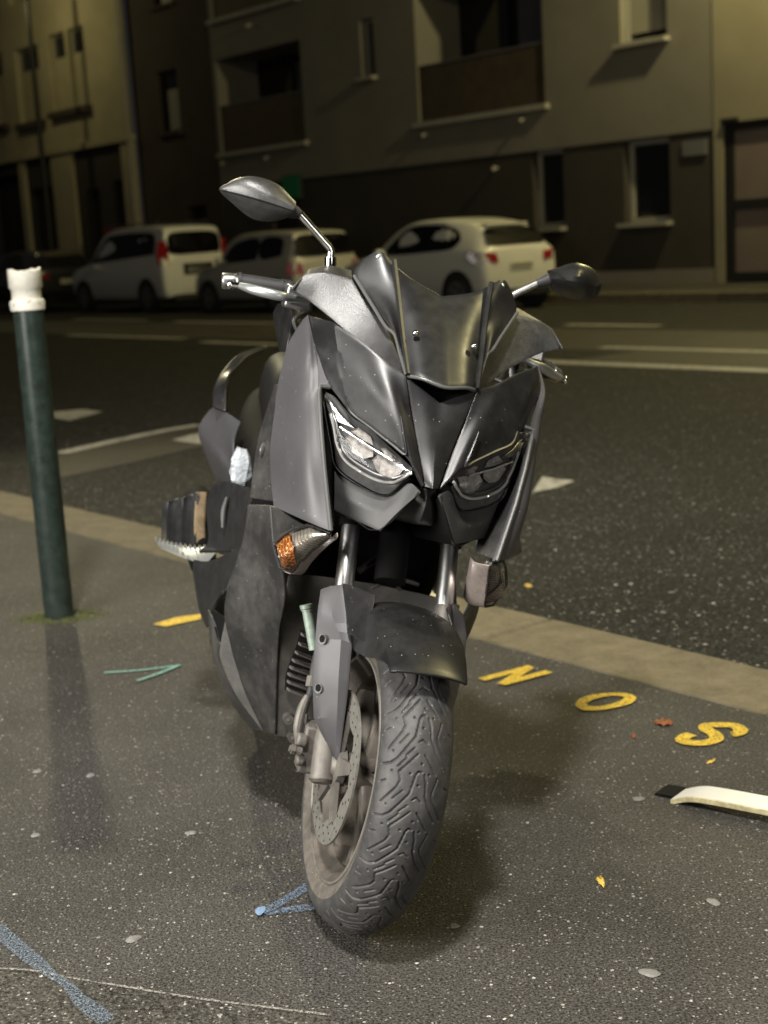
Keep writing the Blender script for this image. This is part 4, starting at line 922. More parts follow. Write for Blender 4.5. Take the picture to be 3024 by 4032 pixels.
# ------------------------------------------------------------------ cars
def car(name, label, s, n, stations, paint, win, rear, lights, plate, wheels, W, rz_extra=0.0, extras=(), rear_dx=-.05):
    """x runs from the rear bumper forward, y to the car's left, z up; stations: x, zsill, zbelt, zroof, half width, half roof width"""
    root = thing(name, label, 'car', sn(s, n, -.05), math.atan2(SV.y, SV.x) + rz_extra, 'cars parked along the far kerb')
    S_ = np.array(stations, float)
    D_ = crs(S_, 4)
    def section(q):
        x, zs, zb, zr, w, wr = q
        return [(x, w * .90, zs), (x, w * .985, zs + .10), (x, w, (zs + zb) / 2 + .05), (x, w * .975, zb - .04), (x, w * .945, zb), (x, wr * 1.02, zr - .05), (x, wr * .90, zr - .012), (x, wr * .55, zr), (x, 0, zr + .006)]
    V = []; Fc = []; k = 17
    for q in D_:
        h = section(q); V += h + [(p[0], -p[1], p[2]) for p in h[-2::-1]]
    nD = len(D_)
    Fc = [(i * k + j, i * k + j + 1, (i + 1) * k + j + 1, (i + 1) * k + j) for i in range(nD - 1) for j in range(k - 1)]
    Fc.append(tuple(range(k))[::-1]); Fc.append(tuple((nD - 1) * k + j for j in range(k)))
    Fc += [(i * k + k - 1, i * k, (i + 1) * k, (i + 1) * k + k - 1) for i in range(nD - 1)]
    o = finish('body', V, Fc, paint, root, True, 40)
    bm = bmesh.new(); bm.from_mesh(o.data); bmesh.ops.recalc_face_normals(bm, faces=bm.faces); bm.to_mesh(o.data); bm.free()
    o.data.set_sharp_from_angle(angle=R(40))
    def sidey(x, z):
        q = [np.interp(x, D_[:, 0], D_[:, i]) for i in range(6)]
        zb, zr, w, wr = q[2], q[3], q[4], q[5]
        t = (z - zb) / max(.05, zr - .05 - zb); return w * .945 + (wr * 1.02 - w * .945) * min(1, max(0, t))
    for sg in (1, -1):
        for pts in win:
            P = crs(np.array(pts + pts[:1], float), 3)[:-1]
            c = P.mean(0)
            o1 = [(p[0], sg * (sidey(*p) + .008), p[1]) for p in P]
            finish('side_window', o1 + [(c[0], sg * (sidey(*c) + .010), c[1])], [((i, (i + 1) % len(P), len(P)) if sg > 0 else ((i + 1) % len(P), i, len(P))) for i in range(len(P))], M['carglass'], root, True, 60)
    if rear:
        P = crs(np.array(rear, float), 3) + np.array([rear_dx, 0, .012])
        ctr = P.mean(0) + np.array([-.02, 0, 0])
        finish('rear_window', list(map(tuple, P)) + [tuple(ctr)], [(i, (i + 1) % len(P), len(P)) for i in range(len(P))], M['carglass'], root, True, 60)
    for pts in lights:
        for sg in (1, -1):
            P = np.array(pts[0], float) + np.array([-.03, .014, 0]); P = P * [1, sg, 1]
            b = MB(); nq = len(P)
            b.add(list(map(tuple, P)) + [tuple(p + np.array([.05, -sg * .05, 0])) for p in P], [tuple(range(nq))] + [(i, (i + 1) % nq, nq + (i + 1) % nq, nq + i) for i in range(nq)])
            b.build('tail_lamp', M[pts[1]], root, True, 30)
    if plate:
        x, z, w, h = plate
        b = MB(); b.box((x - .012, 0, z), (.012, w, h)); pl = b.build('number_plate', M['plate'], root, False)
        b = MB()
        for q in range(7): b.box((x - .0195, -.19 + q * .0633, z), (.003, .035, .06))
        o = b.build('plate_characters', M['plateink'], pl, False); o['kind'] = 'stuff'
    for (x, r_) in wheels:
        for sg in (1, -1):
            a = MB(); y = sg * (W / 2 - .02)
            a.tube([(x, y, r_ + .02), (x, sg * (W / 2 + .006), r_ + .02)], r_ + .055, 28); a.build('wheel_arch', M['cartrim'], root)
            t = MB(); t.tube([(x, sg * (W / 2 - .16), r_), (x, sg * (W / 2 - .01), r_), (x, sg * (W / 2 + .016), r_)], [r_, r_, r_ * .94], 28); wo = t.build('wheel', M['rubber'], root)
            t = MB(); t.tube([(x, sg * (W / 2 + .012), r_), (x, sg * (W / 2 + .022), r_)], r_ * .66, 20); t.build('wheel_cover', M['hub'], wo)
            for q in range(5):
                an = 2 * math.pi * q / 5; t = MB(); t.box((x + math.cos(an) * r_ * .40, sg * (W / 2 + .0235), r_ + math.sin(an) * r_ * .40), (.07, .005, .07)); t.build('cover_hole', M['cartrim'], wo, False)
    b = MB(); b.box((S_[0][0] - .012, 0, .30), (.05, W * .72, .12)); b.build('lower_bumper', M['cartrim'], root, False)
    for (nm, bx, mt) in extras:
        for sg in ((1, -1) if bx[0][1] else (1,)):
            b = MB(); b.box((bx[0][0], bx[0][1] * sg, bx[0][2]), bx[1]); b.build(nm, M[mt], root, True)
    # door mirrors
    for sg in (1, -1):
        xm = S_[-1][0] * .62; b = MB(); b.tube([(xm, sg * (W / 2 - .06), .98), (xm + .02, sg * (W / 2 + .05), 1.02), (xm + .02, sg * (W / 2 + .16), 1.02)], [.03, .07, .06], 10); b.build('door_mirror', paint, root)
    return root
# nearest: white three door hatchback
car('hatchback_car', 'white hatchback parked nearest, with dark rear window and number plate', 16.7, 16.42,
    [(0.0, .30, .62, .70, .72, .60), (.03, .28, .90, .98, .80, .66), (.10, .27, .98, 1.08, .845, .66), (.24, .27, 1.00, 1.28, .865, .60), (.44, .27, .99, 1.40, .87, .575), (.75, .26, .98, 1.47, .87, .59), (1.3, .26, .96, 1.53, .87, .62), (1.9, .26, .94, 1.51, .87, .63), (2.4, .26, .93, 1.38, .865, .60), (2.95, .26, .93, 1.04, .86, .66), (3.5, .28, .86, .92, .83, .66), (3.85, .30, .72, .76, .74, .6), (3.96, .34, .55, .58, .6, .5)],
    M['carwhite'], [[(.62, 1.16), (.80, 1.03), (1.4, 1.0), (2.35, .97), (2.62, .99), (2.2, 1.33), (1.8, 1.44), (1.1, 1.42), (.75, 1.32)]],
    [(.115, -.60, 1.06), (.10, 0, 1.05), (.115, .60, 1.06), (.215, .60, 1.22), (.33, .51, 1.315), (.33, 0, 1.345), (.33, -.51, 1.315), (.215, -.60, 1.22), (.115, -.60, 1.06)],
    [([(.02, .56, .80), (.03, .60, .92), (.10, .84, .97), (.30, .875, .96), (.38, .88, .90), (.22, .878, .80), (.06, .80, .78)], 'clearlamp'), ([(.005, .52, .80), (.012, .55, .93), (.06, .745, .955), (.055, .745, .785)], 'red')],
    (.0, .72, .50, .11), [(.62, .31), (3.1, .31)], 1.74, extras=[('roof_spoiler', ((.40, 0, 1.395), (.20, .92, .03)), 'carwhite')])
# people carrier
car('people_carrier_car', 'tall white people carrier with roof rails and vertical tail lamps', 26.55, 16.42,
    [(0.0, .34, .66, .74, .76, .62), (.03, .32, .98, 1.06, .83, .70), (.08, .30, 1.12, 1.24, .865, .70), (.18, .30, 1.14, 1.68, .88, .66), (.34, .30, 1.13, 1.80, .885, .66), (1.2, .29, 1.10, 1.84, .885, .68), (2.3, .29, 1.06, 1.83, .885, .68), (2.9, .29, 1.05, 1.68, .88, .66), (3.55, .29, 1.03, 1.16, .87, .68), (4.1, .31, .94, 1.02, .85, .68), (4.4, .33, .78, .82, .76, .62), (4.5, .36, .58, .62, .6, .5)],
    M['carwhite'], [[(.42, 1.22), (1.5, 1.17), (3.1, 1.10), (3.3, 1.13), (2.75, 1.58), (2.3, 1.69), (1.2, 1.70), (.50, 1.63)]],
    [(.085, -.60, 1.20), (.07, 0, 1.19), (.085, .60, 1.20), (.125, .645, 1.42), (.165, .56, 1.63), (.17, 0, 1.66), (.165, -.56, 1.63), (.125, -.645, 1.42), (.085, -.60, 1.20)],
    [([(.05, .70, .98), (.06, .69, 1.30), (.10, .74, 1.50), (.20, .83, 1.48), (.26, .86, 1.20), (.16, .875, .98)], 'red')],
    (.0, .86, .50, .11), [(.75, .33), (3.65, .33)], 1.77, extras=[('roof_rail', ((1.6, .60, 1.895), (2.2, .03, .03)), 'satin'), ('plate_recess', ((-.008, 0, .88), (.02, .72, .24)), 'cartrim')], rear_dx=-.03)
# estate between them
car('small_estate_car', 'pale grey upright small car half hidden behind the scooter mirror', 21.9, 16.42,
    [(0.0, .30, .60, .68, .70, .58), (.03, .28, .84, .92, .78, .66), (.08, .27, .93, 1.04, .81, .66), (.20, .27, .95, 1.42, .825, .62), (.34, .27, .95, 1.50, .83, .61), (1.1, .26, .93, 1.54, .83, .63), (2.0, .26, .91, 1.52, .83, .63), (2.45, .26, .90, 1.38, .825, .61), (2.9, .26, .90, 1.00, .82, .64), (3.4, .28, .82, .88, .79, .64), (3.7, .30, .68, .72, .70, .58), (3.78, .34, .52, .56, .58, .5)],
    M['carsilver'], [[(.45, 1.06), (1.15, 1.02), (1.15, 1.40), (.50, 1.38)], [(1.28, 1.01), (2.35, .96), (2.55, .99), (2.15, 1.33), (1.28, 1.41)]],
    [(.09, -.66, 1.04), (.075, 0, 1.03), (.09, .66, 1.04), (.155, .64, 1.24), (.205, .56, 1.40), (.21, 0, 1.42), (.205, -.56, 1.40), (.155, -.64, 1.24), (.09, -.66, 1.04)],
    [([(.02, .56, .70), (.03, .62, .92), (.08, .80, .93), (.20, .835, .90), (.20, .838, .72), (.06, .78, .69)], 'red')],
    (.0, .70, .50, .11), [(.62, .29), (3.0, .29)], 1.66)
# dark car at the far left
car('dark_saloon_car', 'black car in shadow at the left edge behind the bollard', 32.6, 16.42,
    [(0.0, .30, .62, .70, .74, .60), (.03, .28, .92, 1.00, .80, .68), (.10, .27, .98, 1.08, .845, .68), (.45, .27, .98, 1.36, .87, .62), (.8, .27, .98, 1.45, .875, .60), (1.5, .26, .95, 1.50, .875, .62), (2.2, .26, .93, 1.48, .875, .62), (2.7, .26, .92, 1.34, .87, .61), (3.2, .26, .92, 1.02, .86, .66), (3.8, .28, .84, .90, .83, .66), (4.2, .30, .70, .74, .74, .6), (4.3, .34, .54, .58, .6, .5)],
    M['carblack'], [[(.9, 1.04), (1.6, 1.0), (2.6, .97), (2.85, .99), (2.4, 1.30), (2.0, 1.40), (1.3, 1.40)]],
    [(.20, -.60, 1.10), (.18, 0, 1.09), (.20, .60, 1.10), (.42, .58, 1.27), (.60, .50, 1.38), (.60, 0, 1.40), (.60, -.50, 1.38), (.42, -.58, 1.27), (.20, -.60, 1.10)],
    [([(.02, .52, .78), (.03, .56, .94), (.10, .83, .97), (.30, .875, .95), (.22, .878, .80), (.06, .80, .77)], 'red')],
    (.0, .70, .50, .11), [(.75, .31), (3.4, .31)], 1.77)

# ------------------------------------------------------------------ the scooter
# frame: x forward from the front axle, y to the rider's left, z up; the root carries its place, heading and side-stand lean
BX, BY, YAW, LEAN, STEER = -0.1218, 2.3335, 0.18758, 0.27604, 0.04276
sc = thing('scooter', 'matte grey and black maxi scooter leaning on its side stand on the pavement', 'scooter')
fw = Vector((math.sin(YAW), -math.cos(YAW), 0)); lf = Vector((math.cos(YAW), math.sin(YAW), 0))
cl, sl_ = math.cos(LEAN), math.sin(LEAN)
ey = lf * cl + Vector((0, 0, -sl_)); ez = lf * sl_ + Vector((0, 0, cl))
m = Matrix.Identity(4)
for i in range(3):
    m[i][0] = fw[i]; m[i][1] = ey[i]; m[i][2] = ez[i]
m[0][3] = BX; m[1][3] = BY; m[2][3] = 0.002
sc.matrix_world = m
RAKE = R(26.5)
AX_O = np.array([.095, 0, 0]); AX_D = np.array([-math.sin(RAKE), 0, math.cos(RAKE)])
def st(P):
    """turn points of the front end about the steering axis"""
    P = np.asarray(P, float); v = P - AX_O; c, s = math.cos(STEER), math.sin(STEER)
    return AX_O + v * c + np.cross(np.broadcast_to(AX_D, v.shape), v) * s + (v @ AX_D)[..., None] * AX_D * (1 - c)
def stl(P): return [tuple(p) for p in st(P)]
D = DATA
def rows(k): return [[tuple(p) for p in r_] for r_ in D[k]]

# --- front wheel
def tyre_mesh(nth, prof_half, axle_z, x0, nw, tread, tf):
    half = np.array(prof_half); d = np.r_[0, np.cumsum(np.hypot(*np.diff(half, axis=0).T))]
    hs = crs(np.c_[half, d], 8); d = hs[:, 2]
    w = np.linspace(-d[-1], d[-1], nw)
    rr = np.interp(abs(w), d, hs[:, 0]); yy = np.sign(w) * np.interp(abs(w), d, hs[:, 1])
    nr = np.gradient(-yy); ny = np.gradient(rr); ln = np.hypot(nr, ny); nr, ny = -nr / ln, -ny / ln   # outward normal (r, y)
    if nr[nw // 2] < 0: nr, ny = -nr, -ny
    th = np.linspace(0, 2 * np.pi, nth, endpoint=False)
    dep = np.zeros((nth, nw))
    if tread is not None:
        pitch = 2 * np.pi / 19; ph = np.mod(th, pitch)
        Th, Wg = np.meshgrid(ph * .27, w, indexing='ij')
        best = np.full(Th.shape, 9.0)
        def seg(p, q, wd):
            nonlocal best
            for sh in (-1, 0, 1, -2, 2):
                a = np.array([p[0] + sh * pitch * .27, p[1]]); b = np.array([q[0] + sh * pitch * .27, q[1]])
                if max(a[0], b[0]) < -.01 or min(a[0], b[0]) > pitch * .27 + .01: continue
                ab = b - a; t = np.clip(((Th - a[0]) * ab[0] + (Wg - a[1]) * ab[1]) / max(1e-9, ab @ ab), 0, 1)
                dd = np.hypot(Th - a[0] - t * ab[0], Wg - a[1] - t * ab[1]) - wd
                best = np.minimum(best, dd)
        lines, holes = tread
        for pl, wd in lines:
            for p, q in zip(pl[:-1], pl[1:]): seg((p[0] * .27, p[1]), (q[0] * .27, q[1]), wd)
        for hh in holes: seg((hh[0] * .27, hh[1]), (hh[0] * .27 + 1e-4, hh[1]), .0016)
        dep = .0034 * np.clip(.5 - best / .0012, 0, 1)
        dep *= np.clip((.088 - abs(Wg)) / .008, 0, 1)
    RR = rr[None] - dep * nr[None]; YY = yy[None] - dep * ny[None]
    P = np.stack([x0 + RR * np.cos(th)[:, None], YY, axle_z + RR * np.sin(th)[:, None]], -1)
    P = tf(P.reshape(-1, 3))
    k = nw
    I, J = np.meshgrid(np.arange(nth), np.arange(nw - 1), indexing='ij')
    a = (I * k + J).ravel(); b = (I * k + J + 1).ravel(); c = (((I + 1) % nth) * k + J + 1).ravel(); e = (((I + 1) % nth) * k + J).ravel()
    F_ = np.stack([a, b, c, e], 1)
    wm = np.abs(w[:-1] + w[1:]) / 2
    mi = np.tile((wm > .089).astype(int), nth)
    return P, F_, mi
def fast_mesh(name, P, F_, mats, mi, parent, flip=False):
    me = bpy.data.meshes.new(name)
    me.vertices.add(len(P)); me.vertices.foreach_set('co', np.asarray(P, np.float32).ravel())
    if flip: F_ = F_[:, ::-1]
    me.loops.add(F_.size); me.loops.foreach_set('vertex_index', np.ascontiguousarray(F_).astype(np.int32).ravel())
    me.polygons.add(len(F_)); me.polygons.foreach_set('loop_start', np.arange(len(F_), dtype=np.int32) * F_.shape[1]); me.polygons.foreach_set('loop_total', np.full(len(F_), F_.shape[1], np.int32))
    for x in mats: me.materials.append(x)
    me.polygons.foreach_set('material_index', mi.astype(np.int32)); me.polygons.foreach_set('use_smooth', np.ones(len(F_), bool))
    me.update(calc_edges=True); me.validate()
    o = bpy.data.objects.new(name, me); COL.objects.link(o); o.parent = parent
    return o
HALF = [(.2745, 0), (.2735, .012), (.2685, .026), (.2605, .040), (.2495, .052), (.236, .0595), (.222, .060), (.205, .0545), (.193, .0475)]
half_pitch = np.pi / 19
mir = lambda pl: [(t + half_pitch, -.014 - w) for t, w in pl]
LN = [(TREAD[0], .0016), (TREAD[1], .0014), (TREAD[2], .0014), (TREAD[3], .0011), (TREAD[4], .0012), (TREAD[5], .0012), (TREAD[6], .0013), (TREAD[7], .0012), (TREAD[8], .0012)]
LN += [([(t - .06, -.014 - w) for t, w in TREAD[2][1:]], .0011), ([(t, -.014 - w) for t, w in TREAD[6]], .0011)]
LN = [(a, b_ * .78) for a, b_ in LN]
P, F_, mi = tyre_mesh(1300, HALF,   .2745, 0, 151, (LN, HOLES), st)
fwheel = bpy.data.objects.new('front_wheel', None); COL.objects.link(fwheel); fwheel.parent = sc; fwheel.empty_display_size = .1
ty = fast_mesh('tyre', P, F_, [M['tyre'], M['tyreside']], mi, fwheel)
bm = bmesh.new(); bm.from_mesh(ty.data); bmesh.ops.recalc_face_normals(bm, faces=bm.faces); bm.to_mesh(ty.data); bm.free()

def lathe_y(prof, n, x0, z0, tf, close=False):
    V = []; Fc = []
    for (r_, y) in prof:
        for j in range(n):
            a = 2 * math.pi * j / n; V.append((x0 + r_ * math.cos(a), y, z0 + r_ * math.sin(a)))
    V = [tuple(q) for q in tf(np.array(V))]
    k = len(prof)
    for i in range(k - 1 + (1 if close else 0)):
        i2 = (i + 1) % k
        for j in range(n): Fc.append((i * n + j, i * n + (j + 1) % n, i2 * n + (j + 1) % n, i2 * n + j))
    return V, Fc
def recalc(o):
    bm = bmesh.new(); bm.from_mesh(o.data); bmesh.ops.recalc_face_normals(bm, faces=bm.faces); bm.to_mesh(o.data); bm.free()
    o.data.set_sharp_from_angle(angle=R(35)); return o
def wheel_parts(wheel, x0, z0, tf, Rr=.196, wy=.046, spoke_mt='rim', nsp=5):
    prof = [(Rr, wy), (Rr + .001, wy + .004), (Rr - .004, wy + .005), (Rr - .008, wy), (Rr - .014, wy - .008), (Rr - .030, wy - .022), (Rr - .034, 0), (Rr - .030, -wy + .022), (Rr - .014, -wy + .008), (Rr - .008, -wy), (Rr - .004, -wy - .005), (Rr + .001, -wy - .004), (Rr, -wy), (Rr - .02, -wy + .02), (Rr - .026, 0), (Rr - .02, wy - .02)]
    V, Fc = lathe_y(prof, 96, x0, z0, tf, True); recalc(finish('rim', V, Fc, M[spoke_mt], wheel))
    V, Fc = lathe_y([(Rr + .0016, -wy - .0045), (Rr + .0012, -wy - .007), (Rr - .0025, -wy - .0078), (Rr - .003, -wy - .005)], 96, x0, z0, tf, True); recalc(finish('rim_lip', V, Fc, M['rimlip'], wheel))
    V, Fc = lathe_y([(.0, -.05), (.028, -.05), (.032, -.03), (.034, 0), (.032, .03), (.028, .05), (.0, .05)], 32, x0, z0, tf); recalc(finish('hub', V, Fc, M[spoke_mt], wheel))
    for k in range(nsp):
        a0 = 2 * math.pi * (k + .22) / nsp
        b = MB()
        for da, wr in ((-.20, 1), (.20, 1)):
            P_ = []
            for (r_, an, ww, hh) in ((.028, a0 + da * .35, .013, .021), (.075, a0 + da * .8, .011, .018), (.12, a0 + da * 1.25, .010, .017), (Rr - .028, a0 + da * 1.55, .016, .020)):
                rd = np.array([math.cos(an), 0, math.sin(an)]); tg = np.array([-math.sin(an), 0, math.cos(an)]); c = np.array([x0, 0, z0]) + rd * r_
                P_.append([c + tg * ww + np.array([0, -hh * .6, 0]), c + tg * ww * .6 + np.array([0, -hh, 0]), c - tg * ww * .6 + np.array([0, -hh, 0]), c - tg * ww + np.array([0, -hh * .6, 0]), c - tg * ww + np.array([0, hh, 0]), c + tg * ww + np.array([0, hh, 0])])
            G = np.array(P_); G = crs(G.reshape(4, -1), 4).reshape(-1, 6, 3)
            V = [tuple(q) for q in tf(G.reshape(-1, 3))]; n = 6
            b.add(V, [(i * n + j, i * n + (j + 1) % n, (i + 1) * n + (j + 1) % n, (i + 1) * n + j) for i in range(len(G) - 1) for j in range(n)])
        recalc(b.build('spoke', M[spoke_mt], wheel, True, 40))
wheel_parts(fwheel, 0, .2745, st)
# brake disc
b = MB()
nd = 96; yD = -.066
V = []; Fc = []
for (r_, y) in ((.1335, yD - .002), (.1335, yD + .002), (.097, yD + .002), (.097, yD - .002)):
    for j in range(nd):
        a = 2 * math.pi * j / nd; q = r_ if r_ > .12 else r_ + .006 * math.cos(8 * a)
        V.append((q * math.cos(a), y, .2745 + q * math.sin(a)))
b.add(stl(np.array(V)), [(i * nd + j, i * nd + (j + 1) % nd, ((i + 1) % 4) * nd + (j + 1) % nd, ((i + 1) % 4) * nd + j) for i in range(4) for j in range(nd)])
dsc = recalc(b.build('brake_disc', M['disc'], fwheel, True, 30))
b = MB()
for k in range(66):
    a = 2 * math.pi * k / 66; r_ = (.104, .1155, .127)[k % 3]
    c = np.array([r_ * math.cos(a), yD - .0024, .2745 + r_ * math.sin(a)])
    ring = [tuple(c + np.array([.0023 * math.cos(q), 0, .0023 * math.sin(q)])) for q in np.linspace(0, 2 * np.pi, 8, endpoint=False)]
    b.poly(stl(np.array(ring)))
o = b.build('vent_holes', M['black'], dsc, False); o['kind'] = 'stuff'
for k in range(5):
    a = 2 * math.pi * k / 5 + .3; b = MB()
    rd = np.array([math.cos(a), 0, math.sin(a)]); tg = np.array([-math.sin(a), 0, math.cos(a)]); c0 = np.array([0, yD, .2745])
    pts = [c0 + rd * .030 + tg * .016, c0 + rd * .10 + tg * .009, c0 + rd * .10 - tg * .009, c0 + rd * .030 - tg * .016]
    V = [p + np.array([0, -.0035, 0]) for p in pts] + [p + np.array([0, .004, 0]) for p in pts]
    b.add(stl(np.array(V)), [(0, 1, 2, 3), (7, 6, 5, 4), (0, 4, 5, 1), (1, 5, 6, 2), (2, 6, 7, 3), (3, 7, 4, 0)])
    recalc(b.build('disc_arm', M['alloy'], dsc, False))
V, Fc = lathe_y([(.0, yD - .012), (.016, yD - .012), (.020, yD - .006), (.036, yD - .004), (.036, yD + .01)], 28, 0, .2745, st); recalc(finish('axle_nut', V, Fc, M['alloy'], fwheel))

# --- fork, guard, mudguard
def forkpt(z, y): return (.125 - .4986 * z, y, z)
for y in (-.086, .108):
    b = MB(); b.tube(stl([forkpt(z, y) for z in (.84, .66)]), .0225, 20); b.build('fork_stanchion_upper', M['black'], sc)
    b = MB(); b.tube(stl([forkpt(z, y) for z in (.665, .54)]), .0172, 24); b.build('fork_stanchion', M['forkchrome'], sc)
    b = MB(); b.tube(stl([forkpt(.556, y), forkpt(.545, y), forkpt(.45, y), forkpt(.33, y), forkpt(.262, y), forkpt(.246, y), forkpt(.242, y)]), [.019, .0215, .021, .021, .0215, .0215, .017], 22); lo = b.build('fork_leg', M['alloy'], sc)
    b = MB(); b.tube(stl([forkpt(.252, y), forkpt(.247, y)]), .0228, 22); b.build('leg_band', M['alloy'], lo)
b = MB()
b.box(tuple(st(np.array([(-.055, -.108, .285)]))[0]), (.05, .030, .085)); b.tube(stl([(-.035, -.118, .300), (-.035, -.138, .300)]), .013, 14); b.tube(stl([(-.03, -.116, .268), (-.03, -.132, .266)]), .011, 14)
cal = b.build('brake_caliper', M['alloy'], sc, True, 40)
md = cal.modifiers.new('edge', 'BEVEL'); md.width = .005; md.segments = 3; md.limit_method = 'ANGLE'
b = MB(); b.tube(stl([(-.02, -.128, .285), (-.02, -.149, .288)]), [.0075, .006], 10); b.tube(stl([(-.02, -.140, .287), (-.02, -.146, .2875)]), .0095, 6); b.build('bleed_nipple', M['alloy'], cal)
b = MB(); b.tube(stl([(-.05, -.125, .31), (-.06, -.128, .345), (-.075, -.122, .38), (-.10, -.120, .43), (-.16, -.10, .50)]), .0065, 10, smooth=5); b.build('brake_hose', M['rubber'], sc)
b = MB(); b.tube(stl([(-.055, -.127, .318), (-.058, -.129, .342)]), .009, 6); b.build('hose_union', M['alloy'], sc)
b = MB(); b.tube(stl([(-.078, -.122, .385), (-.086, -.121, .402)]), .0105, 6); b.build('hose_union', M['alloy'], sc)
b = MB(); b.tube(stl([(-.045, -.132, .295), (-.050, -.136, .320), (-.058, -.134, .350), (-.066, -.128, .372)]), [.005, .0085, .0085, .005], 10, smooth=4); b.build('hose_sleeve', M['alloy'], sc)
g3 = [[tuple(st(np.array([p]))[0]) for p in r_] for r_ in rows('guard')]
fg = panel('fork_guard', g3, M['grey'], sc, thick=.006, sub=3, cu=(1, 2, 3, 4), cv=(1,), centre=(-.1, .3, .4), angle=10)
for (h,) in D['holes']:
    b = MB(); hp = st(np.array([h]))[0]; nv = np.array([.56, -.82, .08]); b.tube([hp + nv * .0012, hp - nv * .02], .0088, 20); b.build('guard_hole', M['satin'], fg)
    b = MB(); b.tube([hp + nv * .0018 + np.array([0, 0, .0015]), hp - nv * .02], .0066, 16); b.build('guard_bolt', M['black'], fg)
mr = [[(p[0], -p[1], p[2]) for p in r_] for r_ in rows('guard')]
panel('fork_guard', [[tuple(st(np.array([p]))[0]) for p in r_] for r_ in mr], M['grey'], sc, thick=.006, sub=3, cu=(1, 2, 3, 4), cv=(1,), centre=(-.1, -.3, .4), angle=10)
# mudguard: a rounded shell over the front of the tyre, cut higher at the sides
G = []
for i, (an, rad, wd, drop) in enumerate(((118, .293, .074, .050), (104, .297, .079, .070), (92, .301, .081, .082), (80, .306, .081, .078), (68, .311, .080, .060), (58, .315, .074, .032), (52, .317, .068, .020), (49, .317, .066, .013))):
    row_ = []
    for t in np.linspace(-1, 1, 15):
        q = abs(t)
        yq = min(.999, math.sin(min(1, q * 1.08) * math.pi / 2) ** .95); y = math.copysign(wd * yq, t)
        rr_ = rad - (.034, .034, .034, .034, .034, .026, .016, .012)[i] * (1 - math.sqrt(1 - yq * yq)) - max(0, drop - .020) * max(0, (q - .7) / .3) ** 1.2
        a = R(an)
        row_.append((rr_ * math.cos(a), y, .2745 + rr_ * math.sin(a)))
    row_ = [(p[0], p[1] - (0, 0, 0, .002, .004, .006, .008, .009)[i], p[2]) for p in row_]
    G.append([tuple(q) for q in st(np.array(row_))])
panel('front_mudguard', G, M['greydark2'] if 'greydark2' in M else M['greydark'], sc, thick=.004, sub=4, centre=(0, 0, .2745))
# side wings of the mudguard that reach back to the fork legs
for sg in (1, -1):
    W_ = [[(-.10, -.104, .575), (-.06, -.088, .580), (-.01, -.066, .582)], [(-.06, -.100, .540), (-.02, -.090, .540), (.03, -.078, .545)], [(-.02, -.097, .505), (.01, -.092, .508), (.055, -.083, .512)]]
    W_ = [[(p[0], p[1] * sg, p[2]) for p in r_] for r_ in W_]
    panel('mudguard_bracket', [[tuple(st(np.array([p]))[0]) for p in r_] for r_ in W_], M['greydark'], sc, thick=.004, sub=4, centre=(-.05, 0, .45))

# --- nose and cowls
panel('nose_cowl', rows('nose'), M['greydark'], sc, full=True, sub=5, cv=(2,), thick=.005)
both('headlight_brow', rows('brow'), M['greydark'], sc, cv=(3,), sub=6, thick=.008)
for sg in (1, -1):
    P_ = [(p[0] + .003, p[1] * sg, p[2] + .001) for p in D['ridge'][0]]
    b = MB(); b.tube(P_, [.002, .0032, .0032, .0032, .003, .0028, .0015], 8, smooth=5); b.build('brow_ridge', M['greydark'], sc)
both('lower_cowl', rows('chin'), M['chin'], sc, cu=(1,), cv=(2,), sub=5, thick=.005)
both('lower_cowl_tray', rows('chin_under')[:1] + [[(-.22, -.117, .677), (-.2, -.083, .674), (-.2, -.028, .667), (-.18, -.02, .72)]], M['black'], sc, sub=3, thick=.003, centre=(-.1, 0, .9))
panel('horn_cover', [[(-.06, -.020, .775), (-.045, 0, .775)], [(-.075, -.036, .735), (-.035, 0, .745)], [(-.095, -.040, .708), (-.055, 0, .712)], [(-.14, -.035, .698), (-.12, 0, .700)]], M['plastic'], sc, full=True, sub=5, thick=.004)
both('side_cowl', rows('wing'), M['grey'], sc, sub=6, cv=(2,), thick=.006, bevel=.002)
both('side_cowl_tip', rows('wing_tip'), M['grey'], sc, sub=4, thick=.004)
for sg in (1, -1):
    P_ = [(p[0] + .002, p[1] * sg, p[2]) for p in D['wing_edge'][0]]
    b = MB(); b.tube(P_, .0042, 8); b.build('cowl_edge', M['edge'], sc)
both('cowl_return', rows('wing_inner'), M['plastic'], sc, sub=4, thick=.003)
both('upper_deflector', rows('deflector'), M['leather'], sc, sub=6, cu=(1, 2), thick=.006, bevel=.002)
both('deflector_end', rows('deflector_end'), M['plastic'], sc, sub=4, thick=.004)
both('deflector_top', rows('deflector_top'), M['plastic'], sc, sub=4, thick=.004)

# --- windscreen
ws = panel('windscreen', rows('screen'), M['gloss'], sc, full=True, sub=6, thick=.0045)
for sg in (False, True):
    panel('screen_wing', rows('screen_wing'), M['gloss'], ws, sub=6, thick=.0045, mirror=sg)
for sg in (1, -1):
    P_ = [(p[0] + .004, p[1] * sg, p[2] + .002) for p in D['rib'][0]]
    b = MB(); b.tube(P_, [.0055, .0055, .005, .004], 6, smooth=4); b.build('screen_rib', M['gloss'], ws, True, 30)
    P_ = [(p[0] + .002, p[1] * sg, p[2]) for p in D['screen_edge'][0]]
    b = MB(); b.tube(P_, .0032, 8, smooth=4); b.build('screen_edge', M['edge'], ws)
    for (c, nn) in (((-.292, sg * .122, 1.153), (.75, sg * .15, .6)), ((-.150, sg * .055, 1.031), (.8, sg * .1, .55))):
        b = MB(); b.dome(c, nn, .0062, .005); b.build('screen_screw', M['chrome'], ws)

